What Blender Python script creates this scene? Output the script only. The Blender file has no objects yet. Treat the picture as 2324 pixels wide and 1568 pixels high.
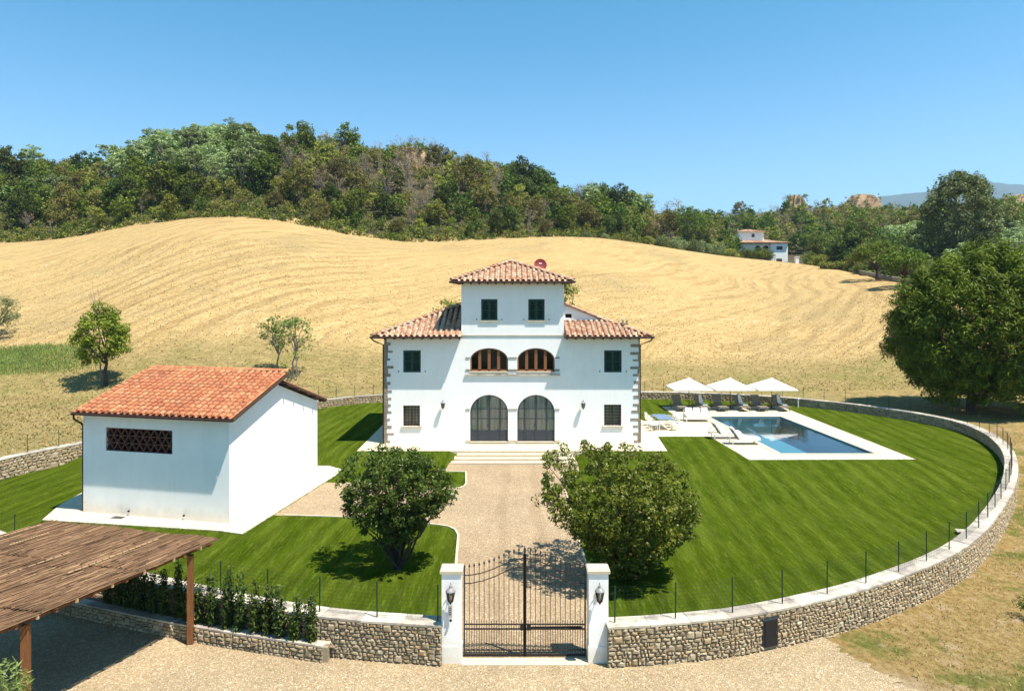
import bpy, bmesh, math, random
import numpy as np
from mathutils import Vector, Matrix, noise as mnoise
from mathutils.geometry import tessellate_polygon
PI = math.pi
scn = bpy.context.scene
COL = scn.collection

# ------------------------------------------------------------------ camera
CAM_H, FPX, CX, HY, PW = 9.79, 1562.0, 1162.0, 670.0, 2324.0
cam_d = bpy.data.cameras.new('camera')
cam = bpy.data.objects.new('camera', cam_d)
COL.objects.link(cam)
cam.location = (0, 0, CAM_H)
cam.rotation_euler = (PI / 2, 0, 0)
cam_d.sensor_width = 36
cam_d.lens = FPX / PW * 36
cam_d.shift_y = -(784 - HY) / PW
cam_d.clip_start = 0.5
cam_d.clip_end = 30000
scn.camera = cam

# ------------------------------------------------------------------ light
RAY = Vector((-.37, .25, -1)).normalized()          # direction the sunlight travels
sun_d = bpy.data.lights.new('sun', 'SUN')
sun_d.energy = 5.0
sun_d.angle = math.radians(.53)
sun_d.color = (1, .945, .85)
sun = bpy.data.objects.new('sun', sun_d)
COL.objects.link(sun)
sun.rotation_euler = RAY.to_track_quat('-Z', 'Y').to_euler()
world = bpy.data.worlds.new('World')
scn.world = world
world.use_nodes = True
wn = world.node_tree
wn.nodes.clear()
sky = wn.nodes.new('ShaderNodeTexSky')
sky.sky_type = 'NISHITA'
sky.sun_disc = False
sky.sun_elevation = math.asin(-RAY.z)
sky.sun_rotation = math.atan2(-RAY.x, -RAY.y)
sky.altitude = 200
sky.air_density = SKY_AIR = 1.0
sky.dust_density = 0.0
sky.ozone_density = 2.2
bg = wn.nodes.new('ShaderNodeBackground')
bg.inputs['Strength'].default_value = 0.15
wo = wn.nodes.new('ShaderNodeOutputWorld')
sky_tint = wn.nodes.new('ShaderNodeMix')       # the deep azure of a clear Tuscan noon
sky_tint.data_type = 'RGBA'
sky_tint.blend_type = 'MULTIPLY'
sky_tint.inputs[0].default_value = 1
tc = wn.nodes.new('ShaderNodeTexCoord')
sx_ = wn.nodes.new('ShaderNodeSeparateXYZ')
wn.links.new(tc.outputs['Generated'], sx_.inputs[0])
sr_ = wn.nodes.new('ShaderNodeValToRGB')
sr_.color_ramp.interpolation = 'EASE'
sr_.color_ramp.elements[0].position = 0.12
sr_.color_ramp.elements[0].color = (.44, .63, .68, 1)
sr_.color_ramp.elements[1].position = .42
sr_.color_ramp.elements[1].color = (.115, .53, .595, 1)
wn.links.new(sx_.outputs[2], sr_.inputs[0])
wn.links.new(sr_.outputs[0], sky_tint.inputs[7])
wn.links.new(sky.outputs[0], sky_tint.inputs[6])
wn.links.new(sky_tint.outputs[2], bg.inputs[0])
wn.links.new(bg.outputs[0], wo.inputs[0])
scn.view_settings.view_transform = 'Standard'
scn.view_settings.look = 'None'
scn.view_settings.exposure = 1.0
scn.view_settings.gamma = 1
scn.view_settings.use_curve_mapping = False
scn.render.engine = 'CYCLES'
scn.cycles.max_bounces = 8
scn.cycles.diffuse_bounces = 3
scn.cycles.glossy_bounces = 3
scn.cycles.transparent_max_bounces = 12
scn.cycles.volume_bounces = 0
scn.cycles.caustics_reflective = False
scn.cycles.caustics_refractive = False


# ------------------------------------------------------------------ helpers
def at(x, y, z=0.0):
    """photo pixel (2324 wide) on the horizontal level z"""
    k = (CAM_H - z) / (y - HY)
    return Vector(((x - CX) * k, FPX * k, z))


def pix(p):
    return CX + p[0] * FPX / p[1], HY + (CAM_H - p[2]) * FPX / p[1]


def remap(x, y, z=0.0, zn=None):
    """survey coordinates (taken from a station 14.5 m up) to site coordinates"""
    zn = z if zn is None else zn
    yn = FPX * (CAM_H - zn) / (500.0 + (14.5 - z) * FPX / y - HY)
    return (x * yn / y, yn)


def rm(pts, z=0.0, zn=None): return [remap(p[0], p[1], z, zn) for p in pts]


def settle(t, zg=0.0, zgn=None):
    """move a whole thing from survey to site coordinates"""
    x, y, z = t.location
    q = remap(x, y, zg, zgn)[1] / y
    zgn = zg if zgn is None else zgn
    t.location = (x * q, y * q, zgn + (z - zg) * q)
    t.scale = [s * q for s in t.scale]
    return t


def sstep(a, b, x):
    t = np.clip((x - a) / (b - a), 0, 1)
    return t * t * (3 - 2 * t)


ORG = {}


def tag(o, label=None, cat=None, group=None, kind=None):
    if label: o['label'] = label
    if cat: o['category'] = cat
    if group: o['group'] = group
    if kind: o['kind'] = kind
    return o


def thing(name, label, cat, loc=(0, 0, 0), rz=0, group=None):
    o = bpy.data.objects.new(name, None)
    COL.objects.link(o)
    o.location = loc
    o.rotation_euler = (0, 0, rz)
    o.empty_display_size = .3
    ORG[o.name] = Vector(loc)
    return tag(o, label, cat, group)


def link(name, me, parent=None, org=None):
    o = bpy.data.objects.new(name, me)
    COL.objects.link(o)
    if parent is not None:
        o.parent = parent
        ORG[o.name] = ORG.get(parent.name, Vector()) if org is None else org
    return o


class MB:
    """collects shapes and links them as one mesh object"""

    def __init__(s):
        s.v, s.f, s.m, s.mi = [], [], [], 0

    def mat(s, i):
        s.mi = i
        return s

    def face(s, idx):
        s.f.append(tuple(idx)); s.m.append(s.mi)

    def quad(s, *pts):
        n = len(s.v)
        s.v += [tuple(p) for p in pts]
        s.face(range(n, n + len(pts)))
        return s

    def box(s, c, d, rz=0, ax=None):
        """centre, full size; ax = (u, v, w) axes"""
        n = len(s.v)
        c = Vector(c)
        if ax is None:
            u, v, w = Vector((math.cos(rz), math.sin(rz), 0)), Vector((-math.sin(rz), math.cos(rz), 0)), Vector((0, 0, 1))
        else:
            u, v, w = [Vector(a) for a in ax]
        for k in (-.5, .5):
            for j, i in ((-.5, -.5), (-.5, .5), (.5, .5), (.5, -.5)):
                s.v.append(tuple(c + u * (i * d[0]) + v * (j * d[1]) + w * (k * d[2])))
        for q in ((3, 2, 1, 0), (4, 5, 6, 7), (0, 1, 5, 4), (1, 2, 6, 5), (2, 3, 7, 6), (3, 0, 4, 7)):
            s.face([n + a for a in q])
        return s

    def bar(s, a, b, w, h=None, up=(0, 0, 1)):
        a, b = Vector(a), Vector(b)
        d = b - a
        L = d.length
        d = d / L
        upv = Vector(up)
        if abs(d.dot(upv)) > .98: upv = Vector((0, 1, 0))
        sd = d.cross(upv).normalized()
        u2 = sd.cross(d).normalized()
        return s.box((a + b) / 2, (L, w, h or w), ax=(d, sd, u2))

    def tube(s, pts, radii, n=8, caps=True):
        pts = [Vector(p) for p in pts]
        if not hasattr(radii, '__len__'): radii = [radii] * len(pts)
        base = len(s.v)
        ref = None
        for i, p in enumerate(pts):
            d = (pts[min(i + 1, len(pts) - 1)] - pts[max(i - 1, 0)])
            d = d.normalized() if d.length > 1e-9 else Vector((0, 0, 1))
            if ref is None:
                ref = Vector((1, 0, 0)) if abs(d.x) < .8 else Vector((0, 1, 0))
            u = (ref - d * ref.dot(d)).normalized()
            ref = u
            w = d.cross(u)
            for k in range(n):
                a = 2 * PI * k / n
                s.v.append(tuple(p + (u * math.cos(a) + w * math.sin(a)) * radii[i]))
        for i in range(len(pts) - 1):
            for k in range(n):
                k2 = (k + 1) % n
                s.face((base + i * n + k, base + i * n + k2, base + (i + 1) * n + k2, base + (i + 1) * n + k))
        if caps:
            s.face([base + k for k in range(n)][::-1])
            s.face([base + (len(pts) - 1) * n + k for k in range(n)])
        return s

    def lathe(s, c, prof, n=12, rot=0):
        """prof = [(r, z)]"""
        base = len(s.v)
        c = Vector(c)
        for r, z in prof:
            for k in range(n):
                a = 2 * PI * k / n + rot
                s.v.append((c.x + r * math.cos(a), c.y + r * math.sin(a), c.z + z))
        for i in range(len(prof) - 1):
            for k in range(n):
                k2 = (k + 1) % n
                s.face((base + i * n + k, base + i * n + k2, base + (i + 1) * n + k2, base + (i + 1) * n + k))
        s.face([base + k for k in range(n)][::-1])
        s.face([base + (len(prof) - 1) * n + k for k in range(n)])
        return s

    def prism(s, poly, z0, z1):
        """poly = xy loop, extruded vertically"""
        n = len(s.v)
        k = len(poly)
        s.v += [(p[0], p[1], z0) for p in poly] + [(p[0], p[1], z1) for p in poly]
        s.face([n + i for i in range(k)][::-1])
        s.face([n + k + i for i in range(k)])
        for i in range(k):
            j = (i + 1) % k
            s.face((n + i, n + j, n + k + j, n + k + i))
        return s

    def mesh(s, name, mats, org=(0, 0, 0), smooth=False):
        me = bpy.data.meshes.new(name)
        ox, oy, oz = org
        me.from_pydata([(x - ox, y - oy, z - oz) for x, y, z in s.v], [], s.f)
        for m in (mats if isinstance(mats, (list, tuple)) else [mats]): me.materials.append(m)
        if any(s.m): me.polygons.foreach_set('material_index', s.m)
        if smooth: me.polygons.foreach_set('use_smooth', [True] * len(s.f))
        me.update()
        return me

    def build(s, name, mats, parent=None, smooth=False, local=False):
        org = (0, 0, 0)
        if parent is not None and not local: org = tuple(ORG.get(parent.name, Vector()))
        return link(name, s.mesh(name, mats, org, smooth), parent)


def quads_mesh(name, V, mats, midx=None, nper=4):
    """V (n*nper,3) -> mesh of n separate polygons"""
    n = len(V) // nper
    me = bpy.data.meshes.new(name)
    me.vertices.add(len(V))
    me.vertices.foreach_set('co', np.asarray(V, dtype=np.float32).ravel())
    me.loops.add(len(V))
    me.loops.foreach_set('vertex_index', np.arange(len(V), dtype=np.int32))
    me.polygons.add(n)
    me.polygons.foreach_set('loop_start', np.arange(0, len(V), nper, dtype=np.int32))
    me.polygons.foreach_set('loop_total', np.full(n, nper, dtype=np.int32))
    for m in (mats if isinstance(mats, (list, tuple)) else [mats]): me.materials.append(m)
    if midx is not None: me.polygons.foreach_set('material_index', np.asarray(midx, dtype=np.int32))
    me.update(calc_edges=True)
    return me


# ------------------------------------------------------------------ materials
def srgb(h):
    c = [int(h[i:i + 2], 16) / 255 for i in (0, 2, 4)]
    return tuple(x / 12.92 if x <= .04045 else ((x + .055) / 1.055) ** 2.4 for x in c)


class NT:
    def __init__(s, name):
        s.mat = bpy.data.materials.new(name)
        s.mat.use_nodes = True
        s.t = s.mat.node_tree
        s.t.nodes.clear()
        s.out = s.t.nodes.new('ShaderNodeOutputMaterial')
        s.pos = s.n('ShaderNodeNewGeometry').outputs['Position']

    def n(s, typ, **kw):
        nd = s.t.nodes.new(typ)
        for k, v in kw.items():
            if k.startswith('_'): setattr(nd, k[1:], v)
        return nd

    def l(s, a, b):
        s.t.links.new(a, b)

    def setv(s, inp, v):
        if hasattr(v, 'is_output') or isinstance(v, bpy.types.NodeSocket): s.l(v, inp)
        else: inp.default_value = v

    def mapping(s, vec, scale=(1, 1, 1), rot=(0, 0, 0), loc=(0, 0, 0)):
        m = s.n('ShaderNodeMapping')
        s.l(vec, m.inputs[0])
        m.inputs['Scale'].default_value = scale
        m.inputs['Rotation'].default_value = rot
        m.inputs['Location'].default_value = loc
        return m.outputs[0]

    def noise(s, scale, detail=4, rough=.55, vec=None, dist=0):
        nd = s.n('ShaderNodeTexNoise')
        s.l(vec if vec is not None else s.pos, nd.inputs['Vector'])
        nd.inputs['Scale'].default_value = scale
        nd.inputs['Detail'].default_value = detail
        nd.inputs['Roughness'].default_value = rough
        nd.inputs['Distortion'].default_value = dist
        return nd.outputs['Fac']

    def ramp(s, fac, stops):
        r = s.n('ShaderNodeValToRGB')
        s.l(fac, r.inputs[0])
        els = r.color_ramp.elements
        while len(els) < len(stops): els.new(.5)
        for e, (p, c) in zip(els, stops):
            e.position = p
            e.color = (c, c, c, 1) if not hasattr(c, '__len__') else (*c[:3], 1)
        return r.outputs[0]

    def mix(s, fac, a, b, mode='MIX'):
        m = s.n('ShaderNodeMix')
        m.data_type = 'RGBA'
        m.blend_type = mode
        s.setv(m.inputs[0], fac)
        for i, v in ((6, a), (7, b)):
            if isinstance(v, bpy.types.NodeSocket): s.l(v, m.inputs[i])
            else: m.inputs[i].default_value = (v, v, v, 1) if not hasattr(v, '__len__') else (*v[:3], 1)
        return m.outputs[2]

    def math(s, op, a, b=0.0, c=0.0, clamp=False):
        m = s.n('ShaderNodeMath')
        m.operation = op
        m.use_clamp = clamp
        s.setv(m.inputs[0], a)
        s.setv(m.inputs[1], b)
        s.setv(m.inputs[2], c)
        return m.outputs[0]

    def sep(s, vec=None):
        m = s.n('ShaderNodeSeparateXYZ')
        s.l(vec if vec is not None else s.pos, m.inputs[0])
        return m.outputs

    def bump(s, h, strength=.3, dist=.02):
        b = s.n('ShaderNodeBump')
        b.inputs['Strength'].default_value = strength
        b.inputs['Distance'].default_value = dist
        s.l(h, b.inputs['Height'])
        return b.outputs[0]

    def principled(s, col, rough=.8, nrm=None, spec=.3, metal=0, **kw):
        p = s.n('ShaderNodeBsdfPrincipled')
        if isinstance(col, bpy.types.NodeSocket): s.l(col, p.inputs['Base Color'])
        else: p.inputs['Base Color'].default_value = (*col[:3], 1)
        s.setv(p.inputs['Roughness'], rough)
        p.inputs['Specular IOR Level'].default_value = spec
        p.inputs['Metallic'].default_value = metal
        if nrm is not None: s.l(nrm, p.inputs['Normal'])
        s.l(p.outputs[0], s.out.inputs[0])
        return p

    def island(s):
        return s.n('ShaderNodeNewGeometry').outputs['Random Per Island']

    def objrand(s):
        return s.n('ShaderNodeObjectInfo').outputs['Random']


def simple(name, c1, c2=None, scale=6, rough=.8, bump=.0, bscale=30, spec=.3, metal=0, lo=.3, hi=.7, stretch=None, bdist=.01):
    m = NT(name)
    v = m.mapping(m.pos, stretch) if stretch else None
    c2 = c2 or tuple(x * .85 for x in c1)
    f = m.noise(scale, 5, .6, v)
    col = m.ramp(f, [(lo, c2), (hi, c1)])
    nr = m.bump(m.noise(bscale, 3, .6, v), bump, bdist) if bump else None
    m.principled(col, rough, nr, spec, metal)
    return m.mat


def leafmat(name, cols, trans=.22, objvar=.35, rough=.55):
    """foliage: every leaf its own tint, every tree a little different"""
    m = NT(name)
    k = len(cols)
    col = m.ramp(m.island(), [(i / (k - 1) if k > 1 else 0, c) for i, c in enumerate(cols)])
    hv = m.n('ShaderNodeHueSaturation')
    m.l(col, hv.inputs['Color'])
    r = m.objrand()
    m.l(m.math('MULTIPLY_ADD', r, objvar * 2, 1 - objvar), hv.inputs['Value'])
    m.l(m.math('MULTIPLY_ADD', r, .022, .487), hv.inputs['Hue'])
    big = m.noise(.55, 2, .5)
    c2 = m.mix(1.0, hv.outputs[0], m.ramp(big, [(.3, .8), (.7, 1.2)]), 'MULTIPLY')
    d = m.n('ShaderNodeBsdfPrincipled')
    m.l(c2, d.inputs['Base Color'])
    d.inputs['Roughness'].default_value = rough
    d.inputs['Specular IOR Level'].default_value = .14
    t = m.n('ShaderNodeBsdfTranslucent')
    m.l(m.mix(1.0, c2, (1.15, 1.3, .5), 'MULTIPLY'), t.inputs[0])
    mx = m.n('ShaderNodeMixShader')
    mx.inputs[0].default_value = trans
    m.l(d.outputs[0], mx.inputs[1])
    m.l(t.outputs[0], mx.inputs[2])
    m.l(mx.outputs[0], m.out.inputs[0])
    return m.mat


MT = {}
MT['plaster'] = None


def mk_plaster():
    m = NT('white_plaster')
    f = m.noise(.9, 5, .6)
    g = m.noise(9, 4, .6)
    col = m.mix(m.ramp(f, [(.35, 0.), (.7, 1.)]), (.88, .865, .83), (.83, .81, .775))
    z = m.mapping(m.pos, (3.0, 3.0, .25))
    drip = m.ramp(m.noise(1.2, 5, .65, z), [(.50, 1.), (.75, .94)])
    col = m.mix(1.0, col, drip, 'MULTIPLY')
    z_ = m.sep()[2]
    foot = m.math('ADD', z_, m.math('MULTIPLY', m.noise(2.2, 5, .7), 1.1))
    col = m.mix(1.0, col, m.ramp(m.math('MULTIPLY', foot, .5), [(.36, (.86, .82, .75)), (.60, (1, 1, 1))]), 'MULTIPLY')
    m.principled(col, .9, m.bump(g, .25, .015), .2)
    return m.mat


MT['plaster'] = mk_plaster()


def mk_tile(name, cols, dark, use_obj):
    m = NT(name)
    r = m.objrand() if use_obj else m.island()
    k = len(cols)
    col = m.ramp(r, [(i / (k - 1), c) for i, c in enumerate(cols)])
    f = m.noise(7, 5, .65)
    col = m.mix(m.ramp(f, [(.52, 0.), (.70, .7)]), col, dark)
    g = m.noise(1.3, 4, .6)
    col = m.mix(m.ramp(g, [(.5, 0.), (.75, .45)]), col, dark)
    m.principled(col, .85, m.bump(m.noise(40, 3), .2, .006), .25)
    return m.mat


house_tiles = [(.42, .19, .10), (.54, .35, .22), (.36, .14, .075), (.58, .42, .28), (.47, .26, .155), (.62, .48, .34)]
shed_tiles = [(.44, .15, .065), (.52, .20, .09), (.38, .12, .055), (.56, .26, .12), (.46, .165, .075)]
MT['tile_house_o'] = mk_tile('weathered_clay', house_tiles, (.20, .13, .10), True)
MT['tile_house_i'] = mk_tile('weathered_clay_mass', house_tiles, (.20, .13, .10), False)
MT['tile_shed_o'] = mk_tile('orange_clay', shed_tiles, (.16, .085, .06), True)
MT['tile_shed_i'] = mk_tile('orange_clay_mass', shed_tiles, (.16, .085, .06), False)


def mk_stone(name, use_obj):
    m = NT(name)
    r = m.objrand() if use_obj else m.island()
    col = m.ramp(r, [(0, (.30, .215, .115)), (.2, (.40, .31, .19)), (.4, (.24, .18, .115)), (.6, (.45, .365, .24)), (.8, (.34, .265, .17)), (1, (.38, .26, .14))])
    f = m.noise(9, 5, .65)
    col = m.mix(1.0, col, m.ramp(f, [(.3, .72), (.7, 1.15)]), 'MULTIPLY')
    m.principled(col, .9, m.bump(m.noise(22, 4, .6), .5, .012), .2)
    return m.mat


MT['stone_o'] = mk_stone('rubble_stone', True)
MT['stone_i'] = mk_stone('rubble_stone_mass', False)
MT['mortar'] = simple('lime_mortar', (.33, .265, .175), (.22, .17, .11), 12, .95, .5, 30)


def mk_coping():
    m = NT('coping_limestone')
    r = m.objrand()
    col = m.ramp(r, [(0, (.62, .55, .43)), (.35, (.50, .44, .34)), (.6, (.33, .28, .23)), (.8, (.56, .50, .40)), (1, (.28, .24, .20))])
    f = m.noise(2.2, 6, .7)
    col = m.mix(m.ramp(f, [(.45, 0.), (.62, .75)]), col, (.21, .18, .155))
    m.principled(col, .85, m.bump(m.noise(25, 4), .25, .01), .25)
    return m.mat


MT['coping'] = mk_coping()
MT['travertine'] = simple('pale_travertine', (.55, .475, .345), (.47, .40, .285), 2.5, .75, .1, 20)
MT['quoin'] = simple('grey_sandstone', (.34, .28, .21), (.19, .16, .12), 5, .9, .4, 18)
MT['iron'] = simple('wrought_iron', (.035, .022, .016), (.018, .012, .010), 20, .5, 0, spec=.4)
MT['gutter'] = simple('dark_copper_gutter', (.07, .035, .025), (.04, .02, .015), 9, .45, 0, metal=.3)
MT['soffit'] = simple('dark_timber', (.10, .055, .035), (.05, .028, .018), 6, .8, .2)
MT['green_paint'] = simple('dark_green_paint', (.006, .050, .036), (.004, .034, .026), 5, .45, 0, spec=.4)
MT['brown_wood'] = simple('chestnut_wood', (.30, .125, .05), (.17, .065, .028), 6, .55, .1, stretch=(6, 6, 1))
MT['post_wood'] = simple('stained_wood', (.24, .095, .030), (.10, .040, .016), 5, .7, .3, 20, stretch=(8, 8, .7))
MT['steel'] = simple('dark_grey_steel', (.045, .052, .065), (.03, .035, .045), 5, .4, 0, spec=.4)
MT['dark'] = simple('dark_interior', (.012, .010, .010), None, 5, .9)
MT['fence_green'] = simple('green_coated_steel', (.010, .035, .022), None, 5, .5)
MT['black'] = simple('black_metal', (.012, .012, .014), None, 5, .5)
MT['white_fab'] = simple('white_canvas', (.82, .80, .76), (.76, .74, .70), 3, .9)
MT['taupe'] = simple('taupe_weave', (.23, .195, .155), (.17, .145, .115), 14, .85)
MT['white_metal'] = simple('white_painted_metal', (.70, .66, .60), None, 5, .5)
MT['pole_wood'] = simple('umbrella_wood', (.13, .075, .04), None, 8, .6)
MT['table_blue'] = simple('blue_grey_tabletop', (.16, .22, .30), (.11, .155, .22), 4, .5)
MT['terracotta'] = simple('terracotta_brick', (.20, .075, .045), (.12, .045, .03), 9, .9, .2)
MT['dish'] = simple('maroon_enamel', (.24, .035, .035), None, 5, .5)
MT['bark'] = simple('bark', (.085, .06, .042), (.035, .026, .02), 6, .95, .6, 14, stretch=(3, 3, .8))
MT['bark_grey'] = simple('grey_bark', (.26, .22, .18), (.15, .12, .10), 6, .95, .3)
MT['rock'] = simple('ochre_clay_rock', (.42, .28, .16), (.20, .13, .08), .6, .95, .6, .9, bdist=.4, stretch=(1, 1, 2.2))
MT['soil'] = simple('planter_soil', (.30, .22, .14), (.15, .10, .065), 14, .95, .5)


def mk_glass(name, tint=(.02, .025, .03), alpha=.25, rough=.03):
    m = NT(name)
    g = m.n('ShaderNodeBsdfGlossy')
    g.inputs['Roughness'].default_value = rough
    t = m.n('ShaderNodeBsdfTransparent')
    t.inputs[0].default_value = (*tint, 1)
    fr = m.n('ShaderNodeFresnel')
    fr.inputs[0].default_value = 1.5
    mx = m.n('ShaderNodeMixShader')
    m.l(m.math('ADD', fr.outputs[0], alpha * .2), mx.inputs[0])
    m.l(t.outputs[0], mx.inputs[1])
    m.l(g.outputs[0], mx.inputs[2])
    m.l(mx.outputs[0], m.out.inputs[0])
    return m.mat


MT['glass'] = mk_glass('window_glass', (.94, .96, .95))
MT['lamp_glass'] = mk_glass('lantern_glass', (.75, .75, .72))


def mk_curtain():
    m = NT('curtain_linen')
    v = m.mapping(m.pos, (9, 1, .25))
    f = m.noise(1.6, 4, .6, v)
    col = m.ramp(f, [(.3, (.42, .39, .30)), (.5, (.78, .73, .60)), (.72, (.90, .87, .76))])
    m.principled(col, .9)
    return m.mat


MT['curtain'] = mk_curtain()


def mk_lawn():
    m = NT('mown_lawn')
    a = m.noise(.35, 4, .6)
    rt = (0, 0, math.radians(6))
    st = m.noise(1.0, 5, .7, m.mapping(m.pos, (2.2, .16, 1), rt))
    st2 = m.noise(1.0, 5, .75, m.mapping(m.pos, (11, 1.1, 1), rt))
    fine = m.noise(13, 6, .8)
    mw = m.math('SINE', m.math('MULTIPLY_ADD', m.sep(m.mapping(m.pos, (1, 1, 1), rt))[0], 2 * PI / .95, m.math('MULTIPLY', m.noise(.4, 2, .5), 2.2)))
    col = m.ramp(a, [(.3, (.036, .060, .003)), (.7, (.055, .080, .005))])
    col = m.mix(m.ramp(st, [(.47, 0.), (.60, .62)]), col, (.084, .110, .012))
    col = m.mix(m.ramp(st2, [(.50, 0.), (.66, .7)]), col, (.112, .142, .020))
    col = m.mix(m.ramp(m.noise(.9, 4, .7), [(.56, 0.), (.72, .25)]), col, (.10, .115, .018))
    col = m.mix(1.0, col, m.ramp(m.math('MULTIPLY_ADD', mw, .5, .5), [(.1, .90), (.9, 1.12)]), 'MULTIPLY')
    col = m.mix(1.0, col, m.ramp(fine, [(.3, .62), (.72, 1.38)]), 'MULTIPLY')
    vf = m.noise(38, 3, .7)
    col = m.mix(1.0, col, m.ramp(vf, [(.3, .65), (.7, 1.35)]), 'MULTIPLY')
    m.principled(col, .9, m.bump(m.noise(30, 4, .7), .8, .06), .0)
    return m.mat


MT['lawn'] = mk_lawn()


def mk_gravel(name, base, warm, specks=.5):
    m = NT(name)
    v = m.n('ShaderNodeTexVoronoi')
    m.l(m.pos, v.inputs['Vector'])
    v.inputs['Scale'].default_value = 34
    sp = m.n('ShaderNodeSeparateColor')
    m.l(v.outputs['Color'], sp.inputs[0])
    col = m.ramp(sp.outputs[0], [(0, tuple(x * .5 for x in warm)), (.10, tuple(x * .85 for x in base)), (.5, base), (.8, warm), (1, (.55, .475, .345))])
    big = m.noise(.45, 5, .65)
    col = m.mix(1.0, col, m.ramp(big, [(.3, .86), (.7, 1.1)]), 'MULTIPLY')
    mid = m.noise(7, 4, .7)
    col = m.mix(1.0, col, m.ramp(mid, [(.3, .84), (.7, 1.12)]), 'MULTIPLY')
    x, y, z = m.sep()
    xo = m.math('ADD', x, m.math('MULTIPLY_ADD', m.noise(.15, 2, .5), .8, -.75))
    tr = m.math('ABSOLUTE', m.math('SUBTRACT', m.math('ABSOLUTE', xo), .78))
    trk = m.math('MULTIPLY', m.ramp(tr, [(.10, 1.), (.34, 0.)]), m.ramp(m.noise(.5, 4, .7), [(.35, .2), (.65, .8)]))
    col = m.mix(trk, col, m.mix(1.0, col, (.80, .77, .74), 'MULTIPLY'))
    wd = m.math('MULTIPLY', m.ramp(m.noise(.6, 4, .65), [(.62, 0.), (.74, 1.)]), m.ramp(m.noise(12, 3, .7), [(.55, 0.), (.65, .7)]))
    col = m.mix(wd, col, (.13, .14, .04))
    m.principled(col, .95, m.bump(v.outputs['Distance'], .6, .03), .15)
    return m.mat


MT['gravel'] = mk_gravel('cream_gravel', (.335, .245, .145), (.365, .25, .145))
MT['gravel2'] = mk_gravel('pale_gravel', (.345, .26, .15), (.37, .26, .148))


def mk_water():
    m = NT('pool_water')
    w = m.noise(1.6, 3, .5)
    nr = m.bump(w, .10, .03)
    g = m.n('ShaderNodeBsdfGlossy')
    g.inputs['Roughness'].default_value = .0
    m.l(nr, g.inputs['Normal'])
    t = m.n('ShaderNodeBsdfTransparent')
    t.inputs[0].default_value = (.62, .86, .91, 1)
    fr = m.n('ShaderNodeFresnel')
    fr.inputs[0].default_value = 1.33
    m.l(nr, fr.inputs['Normal'])
    mx = m.n('ShaderNodeMixShader')
    m.l(m.math('MULTIPLY', fr.outputs[0], 1.3, clamp=True), mx.inputs[0])
    m.l(t.outputs[0], mx.inputs[1])
    m.l(g.outputs[0], mx.inputs[2])
    m.l(mx.outputs[0], m.out.inputs[0])
    return m.mat


MT['water'] = mk_water()
MT['pool_shell'] = simple('pool_plaster', (.13, .265, .31), (.11, .235, .28), 1.2, .7)


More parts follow.
